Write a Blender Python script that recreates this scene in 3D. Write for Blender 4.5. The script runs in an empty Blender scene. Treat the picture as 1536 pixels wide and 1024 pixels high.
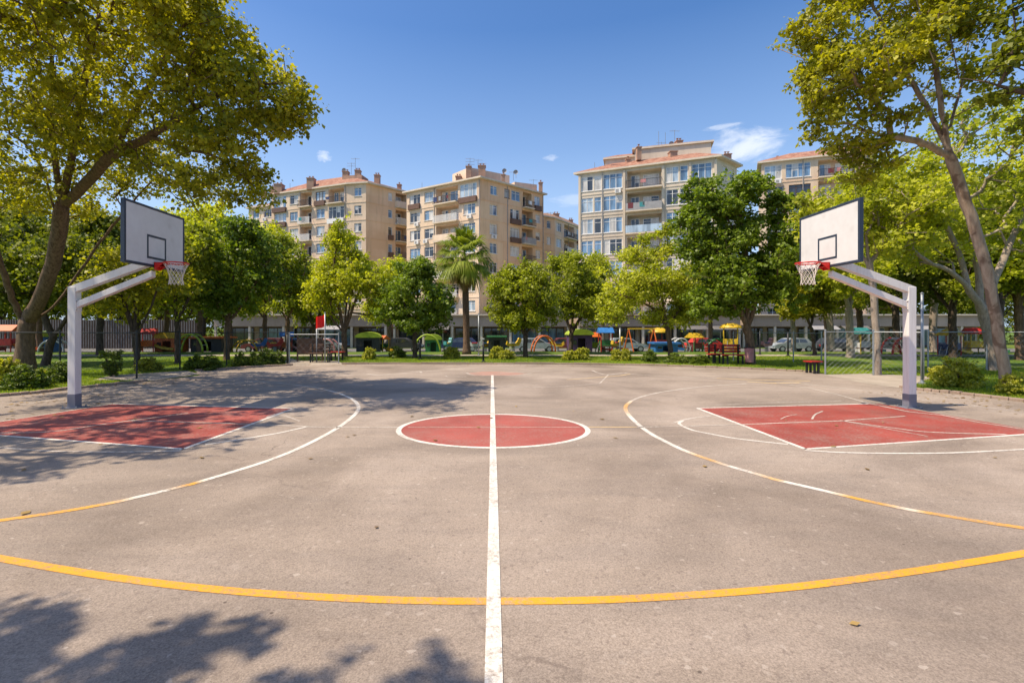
import bpy, math, random
import numpy as np
from mathutils import Vector

# ------------------------------------------------------------------ basics
sc = bpy.context.scene
COL = sc.collection
FP, CX, HY, CH = 730.0, 738.0, 490.0, 1.70      # focal length in photo pixels, principal point, camera height

def G(px, py, z=0.0):
    """point on the level z seen at a photo pixel"""
    Y = FP * (CH - z) / (py - HY)
    return ((px - CX) * Y / FP, Y, z)

def P(px, py, Y):
    """point at depth Y seen at a photo pixel"""
    return ((px - CX) * Y / FP, Y, CH + (HY - py) * Y / FP)

def lin(r, g, b):
    f = lambda c: c / 12.92 if c <= 0.04045 else ((c + 0.055) / 1.055) ** 2.4
    return (f(r / 255), f(g / 255), f(b / 255), 1.0)

def ground_z(y):
    if y < 33: return 0.0
    if y < 50: return -0.9 * (y - 33) / 17
    return -0.9

# ------------------------------------------------------------------ materials
def new_mat(name):
    m = bpy.data.materials.new(name); m.use_nodes = True
    nt = m.node_tree
    for n in list(nt.nodes): nt.nodes.remove(n)
    out = nt.nodes.new('ShaderNodeOutputMaterial')
    return m, nt, out

def N(nt, kind, **kw):
    n = nt.nodes.new(kind)
    for k, v in kw.items():
        if k.startswith('i_'):
            n.inputs[k[2:].replace('_', ' ')].default_value = v
        else: setattr(n, k, v)
    return n

def ramp(nt, fac, stops, interp='LINEAR'):
    r = nt.nodes.new('ShaderNodeValToRGB'); r.color_ramp.interpolation = interp
    e = r.color_ramp.elements
    while len(e) < len(stops): e.new(0.5)
    for i, (p, c) in enumerate(stops):
        e[i].position = p; e[i].color = c if len(c) == 4 else (*c, 1)
    nt.links.new(fac, r.inputs[0]); return r.outputs[0]

def mixc(nt, fac, a, b, mode='MIX'):
    m = nt.nodes.new('ShaderNodeMix'); m.data_type = 'RGBA'; m.blend_type = mode
    for sock, v in ((m.inputs[0], fac), (m.inputs[6], a), (m.inputs[7], b)):
        if isinstance(v, bpy.types.NodeSocket): nt.links.new(v, sock)
        else: sock.default_value = v
    return m.outputs[2]

def noise(nt, scale, detail=4, rough=0.55, coord=None, dist=0.0):
    n = nt.nodes.new('ShaderNodeTexNoise')
    n.inputs['Scale'].default_value = scale; n.inputs['Detail'].default_value = detail
    n.inputs['Roughness'].default_value = rough; n.inputs['Distortion'].default_value = dist
    if coord is not None: nt.links.new(coord, n.inputs['Vector'])
    return n.outputs[0]

def world_pos(nt):
    return nt.nodes.new('ShaderNodeNewGeometry').outputs['Position']

def obj_pos(nt):
    return nt.nodes.new('ShaderNodeTexCoord').outputs['Object']

def bump(nt, h, strength=0.3, dist=0.01):
    b = nt.nodes.new('ShaderNodeBump'); b.inputs['Strength'].default_value = strength
    b.inputs['Distance'].default_value = dist; nt.links.new(h, b.inputs['Height']); return b.outputs[0]

def bsdf(nt, out, color, rough=0.6, metal=0.0, normal=None, spec=0.5):
    p = nt.nodes.new('ShaderNodeBsdfPrincipled')
    if isinstance(color, bpy.types.NodeSocket): nt.links.new(color, p.inputs['Base Color'])
    else: p.inputs['Base Color'].default_value = color
    if isinstance(rough, bpy.types.NodeSocket): nt.links.new(rough, p.inputs['Roughness'])
    else: p.inputs['Roughness'].default_value = rough
    p.inputs['Metallic'].default_value = metal
    p.inputs['Specular IOR Level'].default_value = spec
    if normal is not None: nt.links.new(normal, p.inputs['Normal'])
    if out is not None: nt.links.new(p.outputs[0], out.inputs[0])
    return p

def scl(c, k): return (min(c[0] * k, 1), min(c[1] * k, 1), min(c[2] * k, 1), 1)

def plain(name, c, rough=0.55, metal=0.0, var=0.12, scale=3.0, spec=0.5, bmp=0.0, bscale=30):
    m, nt, out = new_mat(name)
    co = obj_pos(nt)
    col = ramp(nt, noise(nt, scale, 6, 0.6, co), [(0.3, scl(c, 1 - var)), (0.7, scl(c, 1 + var))])
    nrm = bump(nt, noise(nt, bscale, 4, 0.6, co), bmp, 0.02) if bmp else None
    bsdf(nt, out, col, rough, metal, nrm, spec)
    return m

def asphalt_color(nt):
    co = world_pos(nt)
    big = noise(nt, 0.35, 5, 0.55, co, 0.6)
    c = ramp(nt, big, [(0.32, (0.200, 0.158, 0.125)), (0.5, (0.288, 0.232, 0.187)), (0.68, (0.365, 0.298, 0.245))])
    mp = nt.nodes.new('ShaderNodeMapping'); nt.links.new(co, mp.inputs[0])
    mp.inputs['Scale'].default_value = (0.5, 1.9, 1)
    st = noise(nt, 1.3, 7, 0.65, mp.outputs[0], 0.8)
    c = mixc(nt, 0.6, c, ramp(nt, st, [(0.3, (0.42, 0.42, 0.43)), (0.6, (0.56, 0.55, 0.54))]), 'OVERLAY')
    dirt = noise(nt, 2.3, 8, 0.72, co, 0.3)
    c = mixc(nt, ramp(nt, dirt, [(0.54, (0, 0, 0)), (0.76, (0.5, 0.5, 0.5))]), c, (0.19, 0.145, 0.115, 1))
    grit = noise(nt, 95, 3, 0.75, co)
    c = mixc(nt, 0.85, c, ramp(nt, grit, [(0.28, (0.26, 0.25, 0.24)), (0.5, (0.5, 0.5, 0.5)), (0.72, (0.74, 0.74, 0.75))]), 'OVERLAY')
    v = nt.nodes.new('ShaderNodeTexVoronoi'); v.inputs['Scale'].default_value = 48; nt.links.new(co, v.inputs['Vector'])
    spk = ramp(nt, v.outputs['Color'], [(0.80, (0, 0, 0)), (0.93, (0.45, 0.45, 0.45))])
    c = mixc(nt, spk, c, (0.13, 0.095, 0.08, 1))
    v2 = nt.nodes.new('ShaderNodeTexVoronoi'); v2.inputs['Scale'].default_value = 33; nt.links.new(co, v2.inputs['Vector'])
    spk2 = ramp(nt, v2.outputs['Color'], [(0.87, (0, 0, 0)), (0.97, (0.4, 0.4, 0.4))])
    c = mixc(nt, spk2, c, (0.56, 0.48, 0.41, 1))
    # sparse dark pebbles and leaf crumbs
    v3 = nt.nodes.new('ShaderNodeTexVoronoi'); v3.inputs['Scale'].default_value = 2.6; nt.links.new(co, v3.inputs['Vector'])
    pe = ramp(nt, v3.outputs['Distance'], [(0.022, (0.75, 0.75, 0.75)), (0.034, (0, 0, 0))])
    c = mixc(nt, pe, c, (0.07, 0.05, 0.04, 1))
    return c, co, grit

def cracks(nt, co, c):
    w = nt.nodes.new('ShaderNodeTexNoise'); w.inputs['Scale'].default_value = 1.4; w.inputs['Detail'].default_value = 6
    nt.links.new(co, w.inputs['Vector'])
    sc_ = nt.nodes.new('ShaderNodeVectorMath'); sc_.operation = 'SCALE'; sc_.inputs['Scale'].default_value = 0.9
    nt.links.new(w.outputs['Color'], sc_.inputs[0])
    ad = nt.nodes.new('ShaderNodeVectorMath'); ad.operation = 'ADD'
    nt.links.new(co, ad.inputs[0]); nt.links.new(sc_.outputs[0], ad.inputs[1])
    v = nt.nodes.new('ShaderNodeTexVoronoi'); v.feature = 'DISTANCE_TO_EDGE'; v.inputs['Scale'].default_value = 0.24
    nt.links.new(ad.outputs[0], v.inputs['Vector'])
    line = ramp(nt, v.outputs['Distance'], [(0.0010, (0.7, 0.7, 0.7)), (0.0032, (0, 0, 0))])
    brk = ramp(nt, noise(nt, 0.55, 3, 0.5, co), [(0.5, (0, 0, 0)), (0.62, (1, 1, 1))])
    f = nt.nodes.new('ShaderNodeMath'); f.operation = 'MULTIPLY'
    nt.links.new(line, f.inputs[0]); nt.links.new(brk, f.inputs[1])
    return mixc(nt, f.outputs[0], c, (0.12, 0.09, 0.075, 1))

def mat_asphalt():
    m, nt, out = new_mat('asphalt')
    c, co, grit = asphalt_color(nt)
    c = cracks(nt, co, c)
    bsdf(nt, out, c, 0.86, 0, bump(nt, noise(nt, 120, 4, 0.8, co), 0.55, 0.006), 0.3)
    return m

def mat_paint(name, c, wear=(0.56, 0.70), var=0.1, thin=0.0):
    m, nt, out = new_mat(name)
    a, co, grit = asphalt_color(nt)
    p = ramp(nt, noise(nt, 0.9, 6, 0.6, co), [(0.3, scl(c, 1 - var)), (0.7, scl(c, 1 + var))])
    p = mixc(nt, 0.35, p, ramp(nt, grit, [(0.3, (0.3, 0.3, 0.3)), (0.7, (0.68, 0.68, 0.68))]), 'OVERLAY')
    w = noise(nt, 30, 7, 0.78, co)
    w2 = noise(nt, 1.3, 5, 0.65, co)
    s = nt.nodes.new('ShaderNodeMath'); s.operation = 'ADD'; nt.links.new(w, s.inputs[0])
    k = nt.nodes.new('ShaderNodeMath'); k.operation = 'MULTIPLY_ADD'; nt.links.new(w2, k.inputs[0])
    k.inputs[1].default_value = 0.5; k.inputs[2].default_value = -0.25 + thin
    nt.links.new(k.outputs[0], s.inputs[1])
    f = ramp(nt, s.outputs[0], [(wear[0], (0, 0, 0)), (wear[1], (0.85, 0.85, 0.85))])
    bsdf(nt, out, mixc(nt, f, p, a), 0.72, 0, bump(nt, noise(nt, 120, 4, 0.8, co), 0.4, 0.005), 0.35)
    return m

def mat_leaf(name, dark, light, trans=0.4, tcol=(1.5, 1.6, 0.6)):
    m, nt, out = new_mat(name)
    at = nt.nodes.new('ShaderNodeAttribute'); at.attribute_name = 'tone'
    mid = tuple((a + b) / 2 for a, b in zip(dark, light))
    c = ramp(nt, at.outputs['Fac'], [(0.0, dark), (0.5, mid), (1.0, light)])
    p = bsdf(nt, None, c, 0.5, 0, None, 0.4)
    t = nt.nodes.new('ShaderNodeBsdfTranslucent')
    tc = mixc(nt, 1.0, c, (*tcol, 1), 'MULTIPLY')
    nt.links.new(tc, t.inputs[0])
    mx = nt.nodes.new('ShaderNodeMixShader'); mx.inputs[0].default_value = trans
    nt.links.new(p.outputs[0], mx.inputs[1]); nt.links.new(t.outputs[0], mx.inputs[2])
    nt.links.new(mx.outputs[0], out.inputs[0])
    return m

def mat_bark(name, c1, c2, c3=None, scale=2.0):
    m, nt, out = new_mat(name)
    co = world_pos(nt)
    mp = nt.nodes.new('ShaderNodeMapping'); nt.links.new(co, mp.inputs[0]); mp.inputs['Scale'].default_value = (4, 4, 1)
    n = noise(nt, scale * 2, 8, 0.7, mp.outputs[0], 0.4)
    c = ramp(nt, n, [(0.35, c1), (0.62, c2)])
    if c3:
        pt = noise(nt, scale * 1.7, 3, 0.5, co, 0.5)
        c = mixc(nt, ramp(nt, pt, [(0.52, (0, 0, 0)), (0.58, (0.8, 0.8, 0.8))], ), c, (*c3, 1))
    bsdf(nt, out, c, 0.85, 0, bump(nt, n, 0.6, 0.03), 0.3)
    return m

def mat_stucco(name, c, c2, var=0.1):
    m, nt, out = new_mat(name)
    co = world_pos(nt)
    n = noise(nt, 0.22, 4, 0.5, co)
    col = ramp(nt, n, [(0.42, c), (0.58, c2)])
    mp = nt.nodes.new('ShaderNodeMapping'); nt.links.new(co, mp.inputs[0]); mp.inputs['Scale'].default_value = (1.6, 1.6, 0.16)
    st = noise(nt, 1.0, 6, 0.65, mp.outputs[0])
    col = mixc(nt, ramp(nt, st, [(0.5, (0, 0, 0)), (0.8, (0.5, 0.5, 0.5))]), col, scl(c2, 0.6))
    # floor-by-floor patches of slightly different render, and pour joints
    sx = nt.nodes.new('ShaderNodeSeparateXYZ'); nt.links.new(co, sx.inputs[0])
    br = nt.nodes.new('ShaderNodeTexBrick'); br.inputs['Scale'].default_value = 1
    cb = nt.nodes.new('ShaderNodeCombineXYZ'); nt.links.new(sx.outputs[0], cb.inputs[0]); nt.links.new(sx.outputs[2], cb.inputs[1])
    nt.links.new(cb.outputs[0], br.inputs['Vector'])
    br.inputs['Color1'].default_value = (0.44, 0.44, 0.44, 1); br.inputs['Color2'].default_value = (0.56, 0.56, 0.56, 1)
    br.inputs['Mortar'].default_value = (0.42, 0.42, 0.42, 1); br.inputs['Mortar Size'].default_value = 0.02
    br.inputs['Brick Width'].default_value = 3.4; br.inputs['Row Height'].default_value = 2.95
    col = mixc(nt, 0.5, col, br.outputs[0], 'OVERLAY')
    bsdf(nt, out, col, 0.85, 0, bump(nt, noise(nt, 40, 4, 0.7, co), 0.2, 0.02), 0.3)
    return m

def mat_tiles(name, c1, c2, c3):
    m, nt, out = new_mat(name)
    co = world_pos(nt)
    n = noise(nt, 1.4, 7, 0.75, co)
    col = ramp(nt, n, [(0.3, c1), (0.5, c2), (0.72, c3)])
    w = nt.nodes.new('ShaderNodeTexWave'); w.inputs['Scale'].default_value = 1.6; w.inputs['Distortion'].default_value = 1.5
    nt.links.new(co, w.inputs['Vector'])
    col = mixc(nt, 0.5, col, ramp(nt, w.outputs[0], [(0, (0.4, 0.4, 0.4)), (1, (0.58, 0.58, 0.58))]), 'OVERLAY')
    bsdf(nt, out, col, 0.85, 0, bump(nt, w.outputs[0], 0.8, 0.08), 0.3)
    return m

def mat_glass(name, c, rough=0.06, var=0.4):
    m, nt, out = new_mat(name)
    co = world_pos(nt)
    mp = nt.nodes.new('ShaderNodeMapping'); nt.links.new(co, mp.inputs[0]); mp.inputs['Scale'].default_value = (1.3, 1.3, 0.25)
    n = noise(nt, 1.1, 3, 0.5, mp.outputs[0])
    col = ramp(nt, n, [(0.4, scl(c, 1 - var)), (0.6, scl(c, 1 + var))])
    bsdf(nt, out, col, rough, 0, None, 0.9)
    return m

def mat_ground():
    m, nt, out = new_mat('grass_soil')
    co = world_pos(nt)
    n = noise(nt, 0.5, 6, 0.65, co)
    c = ramp(nt, n, [(0.3, (0.05, 0.085, 0.014)), (0.5, (0.10, 0.165, 0.02)), (0.68, (0.2, 0.21, 0.05))])
    n2 = noise(nt, 14, 6, 0.75, co)
    c = mixc(nt, 0.8, c, ramp(nt, n2, [(0.3, (0.22, 0.25, 0.2)), (0.7, (0.74, 0.74, 0.6))]), 'OVERLAY')
    bsdf(nt, out, c, 0.9, 0, bump(nt, n2, 0.9, 0.06), 0.2)
    return m

def mat_paving(name, c1, c2):
    m, nt, out = new_mat(name)
    co = world_pos(nt)
    c = ramp(nt, noise(nt, 1.1, 7, 0.7, co), [(0.3, c1), (0.7, c2)])
    g = noise(nt, 40, 4, 0.8, co)
    c = mixc(nt, 0.6, c, ramp(nt, g, [(0.3, (0.3, 0.3, 0.3)), (0.7, (0.7, 0.7, 0.7))]), 'OVERLAY')
    bsdf(nt, out, c, 0.9, 0, bump(nt, g, 0.5, 0.01), 0.2)
    return m

def mat_net(name, c):
    return plain(name, c, 0.8, 0, 0.08, 20)

M = {}
M['asphalt'] = mat_asphalt()
M['white_line'] = mat_paint('white_line', (0.70, 0.65, 0.58, 1), (0.46, 0.66), 0.05)
M['faded_line'] = mat_paint('faded_line', (0.62, 0.55, 0.48, 1), (0.39, 0.58), 0.05)
M['yellow_line'] = mat_paint('yellow_line', (0.71, 0.325, 0.022, 1), (0.47, 0.68), 0.07)
M['pale_yellow'] = mat_paint('pale_yellow', (0.70, 0.49, 0.24, 1), (0.46, 0.66), 0.06)
M['red_key'] = mat_paint('red_key', (0.30, 0.054, 0.039, 1), (0.47, 0.78), 0.25)
M['red_circle'] = mat_paint('red_circle', (0.34, 0.08, 0.061, 1), (0.47, 0.80), 0.18)
M['red_faded'] = mat_paint('red_faded', (0.43, 0.22, 0.165, 1), (0.42, 0.6), 0.1)
M['ground'] = mat_ground()
M['path'] = mat_paving('path', (0.30, 0.25, 0.2), (0.44, 0.37, 0.3))
M['kerb'] = mat_paving('kerb_stone', (0.24, 0.17, 0.13), (0.36, 0.27, 0.21))
M['street'] = mat_paving('street', (0.12, 0.115, 0.11), (0.17, 0.16, 0.15))
def mat_steel():
    m, nt, out = new_mat('white_steel'); co = world_pos(nt)
    mp = nt.nodes.new('ShaderNodeMapping'); nt.links.new(co, mp.inputs[0]); mp.inputs['Scale'].default_value = (9, 9, 0.9)
    st = noise(nt, 2.0, 7, 0.7, mp.outputs[0])
    c = mixc(nt, ramp(nt, st, [(0.5, (0, 0, 0)), (0.78, (0.55, 0.55, 0.55))]), (0.74, 0.70, 0.66, 1), (0.46, 0.40, 0.34, 1))
    ch = noise(nt, 14, 5, 0.7, co)
    c = mixc(nt, ramp(nt, ch, [(0.69, (0, 0, 0)), (0.73, (0.8, 0.8, 0.8))]), c, (0.20, 0.10, 0.055, 1))
    bsdf(nt, out, c, ramp(nt, st, [(0.3, (0.36,) * 3), (0.8, (0.6,) * 3)]), 0, bump(nt, ch, 0.06, 0.01)); return m
M['white_steel'] = mat_steel()
M['grey_sleeve'] = plain('grey_sleeve', (0.17, 0.175, 0.21, 1), 0.5, 0, 0.1, 6)
def mat_board():
    m, nt, out = new_mat('board_white'); co = world_pos(nt)
    c = ramp(nt, noise(nt, 2.2, 6, 0.65, co), [(0.35, (0.70, 0.68, 0.66)), (0.7, (0.62, 0.595, 0.57))])
    v = nt.nodes.new('ShaderNodeTexVoronoi'); v.inputs['Scale'].default_value = 3.3; nt.links.new(co, v.inputs['Vector'])
    c = mixc(nt, ramp(nt, v.outputs['Distance'], [(0.10, (0.16,) * 3), (0.30, (0, 0, 0))]), c, (0.35, 0.29, 0.24, 1))
    bsdf(nt, out, c, 0.42); return m
M['board_white'] = mat_board()
M['navy'] = plain('navy_frame', (0.022, 0.032, 0.055, 1), 0.4, 0, 0.15, 5)
M['rim_red'] = plain('rim_red', (0.62, 0.02, 0.014, 1), 0.35, 0, 0.12, 8)
M['flag_red'] = mat_leaf('flag_cloth', (0.85, 0.02, 0.015), (0.85, 0.02, 0.015), 0.35, (1.1, 1, 1))
M['net'] = mat_net('net_cord', (0.72, 0.64, 0.56, 1))
M['p_slat'] = plain('weathered_slats', (0.13, 0.12, 0.115, 1), 0.8, 0, 0.3, 2)
M['bolt'] = plain('bolt_steel', (0.3, 0.28, 0.27, 1), 0.4, 0.8)
M['bark_brown'] = mat_bark('bark_brown', (0.07, 0.042, 0.026), (0.21, 0.135, 0.088))
M['bark_dark'] = mat_bark('bark_dark', (0.035, 0.024, 0.017), (0.11, 0.078, 0.055))
M['bark_plane'] = mat_bark('bark_plane', (0.26, 0.18, 0.125), (0.42, 0.32, 0.24), (0.15, 0.09, 0.06), 1.2)
M['bark_pale'] = mat_bark('bark_pale', (0.22, 0.17, 0.13), (0.38, 0.31, 0.25))
LG = dict(
    plane=mat_leaf('leaf_plane', (0.055, 0.08, 0.007), (0.55, 0.51, 0.025), 0.45, (1.5, 1.5, 0.5)),
    plane_bright=mat_leaf('leaf_plane_bright', (0.05, 0.075, 0.006), (0.60, 0.56, 0.03), 0.46, (1.5, 1.45, 0.5)),
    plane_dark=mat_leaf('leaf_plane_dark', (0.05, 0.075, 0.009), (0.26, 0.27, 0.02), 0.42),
    lime=mat_leaf('leaf_lime', (0.17, 0.22, 0.012), (0.68, 0.64, 0.04), 0.48),
    dark=mat_leaf('leaf_dark', (0.035, 0.072, 0.010), (0.27, 0.35, 0.028), 0.4),
    mid=mat_leaf('leaf_mid', (0.045, 0.075, 0.008), (0.46, 0.48, 0.03), 0.42),
    yellow=mat_leaf('leaf_yellow', (0.13, 0.175, 0.012), (0.62, 0.60, 0.05), 0.46),
    shrub=mat_leaf('leaf_shrub', (0.04, 0.07, 0.010), (0.20, 0.26, 0.025), 0.3),
    shrub_lime=mat_leaf('leaf_shrub_lime', (0.14, 0.17, 0.012), (0.54, 0.50, 0.05), 0.38),
    palm=mat_leaf('leaf_palm', (0.045, 0.085, 0.010), (0.33, 0.38, 0.04), 0.3),
    dry=mat_leaf('leaf_dry', (0.16, 0.09, 0.03), (0.42, 0.28, 0.10), 0.2),
    grass=mat_leaf('grass_blade', (0.13, 0.19, 0.010), (0.44, 0.50, 0.03), 0.4))
M['wall_tan'] = mat_stucco('stucco_tan', (0.75, 0.575, 0.43, 1), (0.66, 0.49, 0.35, 1))
M['wall_tan_deep'] = mat_stucco('stucco_deep_tan', (0.76, 0.51, 0.32, 1), (0.68, 0.44, 0.26, 1))
M['wall_grey'] = mat_stucco('stucco_grey_beige', (0.66, 0.555, 0.435, 1), (0.57, 0.475, 0.375, 1))
M['wall_inner'] = mat_stucco('stucco_inner', (0.52, 0.38, 0.25, 1), (0.45, 0.33, 0.22, 1))
M['shop_wall'] = mat_stucco('stucco_shop', (0.46, 0.35, 0.27, 1), (0.38, 0.29, 0.225, 1))
M['trim'] = plain('pale_trim', (0.62, 0.52, 0.41, 1), 0.8, 0, 0.12, 1)
M['tiles'] = mat_tiles('red_tiles', (0.17, 0.07, 0.048), (0.37, 0.175, 0.115), (0.52, 0.335, 0.245))
M['tiles_brown'] = mat_tiles('brown_tiles', (0.15, 0.085, 0.06), (0.34, 0.2, 0.135), (0.5, 0.36, 0.26))
M['chimney'] = plain('chimney_render', (0.40, 0.24, 0.165, 1), 0.85, 0, 0.2, 1.5)
M['frame_white'] = plain('frame_white', (0.74, 0.72, 0.69, 1), 0.5, 0, 0.04)
M['frame_brown'] = plain('frame_brown', (0.10, 0.055, 0.035, 1), 0.5, 0, 0.15)
M['panel_brown'] = plain('panel_brown', (0.13, 0.068, 0.045, 1), 0.6, 0, 0.2)
M['panel_grey'] = plain('panel_grey', (0.30, 0.29, 0.29, 1), 0.6, 0, 0.15)
M['glass_blue'] = mat_glass('glass_blue', (0.13, 0.22, 0.34, 1))
M['glass_pale'] = mat_glass('glass_pale', (0.34, 0.42, 0.50, 1), 0.12, 0.3)
M['glass_dark'] = mat_glass('glass_dark', (0.035, 0.04, 0.05, 1), 0.05)
M['curtain'] = mat_glass('curtained_glass', (0.52, 0.49, 0.45, 1), 0.25, 0.25)
M['dark_steel'] = plain('dark_steel', (0.025, 0.026, 0.028, 1), 0.5, 0.3)
M['galv'] = plain('galvanised', (0.32, 0.34, 0.36, 1), 0.45, 0.5)
M['wood'] = plain('dark_wood', (0.11, 0.055, 0.03, 1), 0.6, 0, 0.25, 8)
M['black'] = plain('black_rubber', (0.02, 0.02, 0.02, 1), 0.7)
for nm, c in dict(red=(0.62, 0.03, 0.02), orange=(0.75, 0.16, 0.02), yellow=(0.78, 0.50, 0.02), lime=(0.45, 0.58, 0.03),
                  green=(0.05, 0.24, 0.08), blue=(0.03, 0.20, 0.58), teal=(0.05, 0.32, 0.33), purple=(0.12, 0.05, 0.16),
                  maroon=(0.20, 0.03, 0.03), white=(0.75, 0.74, 0.73), silver=(0.36, 0.39, 0.41), navyblue=(0.03, 0.05, 0.16),
                  charcoal=(0.035, 0.037, 0.042), pink=(0.62, 0.25, 0.24)).items():
    M['p_' + nm] = plain('painted_' + nm, (c[0] * .72 + .01, c[1] * .72 + .01, c[2] * .72 + .01, 1), 0.45, 0, 0.25, 2.5, 0.4)

# ------------------------------------------------------------------ mesh builder
class MB:
    def __init__(s): s.v = []; s.f = []
    def quad(s, a, b, c, d):
        i = len(s.v); s.v += [tuple(a), tuple(b), tuple(c), tuple(d)]; s.f.append((i, i + 1, i + 2, i + 3))
    def poly(s, pts):
        i = len(s.v); s.v += [tuple(p) for p in pts]; s.f.append(tuple(range(i, i + len(pts))))
    def obox(s, o, ux, uy, uz):
        """box from corner o with edge vectors"""
        o, ux, uy, uz = map(Vector, (o, ux, uy, uz)); i = len(s.v)
        for a in (0, 1):
            for b in (0, 1):
                for c in (0, 1): s.v.append(tuple(o + ux * a + uy * b + uz * c))
        for f in ((0, 1, 3, 2), (4, 6, 7, 5), (0, 4, 5, 1), (2, 3, 7, 6), (0, 2, 6, 4), (1, 5, 7, 3)):
            s.f.append(tuple(i + k for k in f))
        return s
    def box(s, x0, y0, z0, x1, y1, z1):
        return s.obox((x0, y0, z0), (x1 - x0, 0, 0), (0, y1 - y0, 0), (0, 0, z1 - z0))
    def cbox(s, x, y, z, w, d, h): return s.box(x - w / 2, y - d / 2, z, x + w / 2, y + d / 2, z + h)
    def tube(s, pts, rad, sides=6, cap=True, closed=False):
        pts = [Vector(p) for p in pts]; n = len(pts)
        rad = rad if isinstance(rad, (list, tuple)) else [rad] * n
        base = len(s.v); prev = None
        for i, p in enumerate(pts):
            if closed: t = pts[(i + 1) % n] - pts[i - 1]
            else: t = pts[min(i + 1, n - 1)] - pts[max(i - 1, 0)]
            if t.length < 1e-9: t = Vector((0, 0, 1))
            t.normalize()
            if prev is None:
                a = t.cross(Vector((0, 0, 1)) if abs(t.z) < 0.9 else Vector((1, 0, 0))).normalized()
            else:
                a = prev - t * prev.dot(t)
                a = a.normalized() if a.length > 1e-6 else t.orthogonal().normalized()
            prev = a; b = t.cross(a)
            for k in range(sides):
                an = 2 * math.pi * k / sides
                s.v.append(tuple(p + (a * math.cos(an) + b * math.sin(an)) * rad[i]))
        m = n if closed else n - 1
        for i in range(m):
            j = (i + 1) % n
            for k in range(sides):
                k2 = (k + 1) % sides
                s.f.append((base + i * sides + k, base + i * sides + k2, base + j * sides + k2, base + j * sides + k))
        if cap and not closed:
            s.f.append(tuple(base + k for k in reversed(range(sides))))
            s.f.append(tuple(base + (n - 1) * sides + k for k in range(sides)))
        return s
    def lathe(s, cx, cy, prof, sides=16, ax=None):
        """prof = [(r, z)]"""
        base = len(s.v)
        for r, z in prof:
            for k in range(sides):
                a = 2 * math.pi * k / sides; s.v.append((cx + r * math.cos(a), cy + r * math.sin(a), z))
        for i in range(len(prof) - 1):
            for k in range(sides):
                k2 = (k + 1) % sides
                s.f.append((base + i * sides + k, base + i * sides + k2, base + (i + 1) * sides + k2, base + (i + 1) * sides + k))
        return s
    def build(s, name, mat, parent=None, smooth=False, bevel=0):
        me = bpy.data.meshes.new(name); me.from_pydata(s.v, [], s.f); me.update()
        if mat: me.materials.append(mat)
        if smooth: me.polygons.foreach_set('use_smooth', [True] * len(me.polygons))
        o = bpy.data.objects.new(name, me); COL.objects.link(o)
        if parent is not None: o.parent = parent
        if bevel:
            b = o.modifiers.new('bevel', 'BEVEL'); b.width = bevel; b.segments = 2; b.limit_method = 'ANGLE'
        return o

def tag(o, label=None, cat=None, group=None, kind=None):
    if label: o['label'] = label
    if cat: o['category'] = cat
    if group: o['group'] = group
    if kind: o['kind'] = kind
    return o

def empty(name, loc=(0, 0, 0), rz=0.0, label=None, cat=None, group=None):
    o = bpy.data.objects.new(name, None); COL.objects.link(o); o.location = loc; o.rotation_euler = (0, 0, rz)
    o.empty_display_size = 0.3
    return tag(o, label, cat, group)

def copy_tree(o, loc=None, rz=None, scale=None, label=None, parent=None):
    c = o.copy(); COL.objects.link(c)
    if parent is not None: c.parent = parent
    if loc is not None: c.location = loc
    if rz is not None: c.rotation_euler = (0, 0, rz)
    if scale is not None: c.scale = scale if isinstance(scale, (tuple, list)) else (scale,) * 3
    if label: c['label'] = label
    for ch in list(o.children): copy_tree(ch, parent=c)
    return c

def np_mesh(name, verts, faces_n, k, mat, parent=None, tone=None, smooth=False):
    """verts (n,3); polygons of k consecutive vertices each"""
    me = bpy.data.meshes.new(name)
    nv = len(verts); me.vertices.add(nv); me.vertices.foreach_set('co', verts.astype(np.float32).ravel())
    me.loops.add(nv); me.loops.foreach_set('vertex_index', np.arange(nv, dtype=np.int32))
    me.polygons.add(faces_n); me.polygons.foreach_set('loop_start', np.arange(0, nv, k, dtype=np.int32))
    me.update(calc_edges=True)
    if tone is not None:
        a = me.attributes.new('tone', 'FLOAT', 'POINT'); a.data.foreach_set('value', tone.astype(np.float32))
    me.materials.append(mat)
    o = bpy.data.objects.new(name, me); COL.objects.link(o)
    if parent is not None: o.parent = parent
    return o

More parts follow.
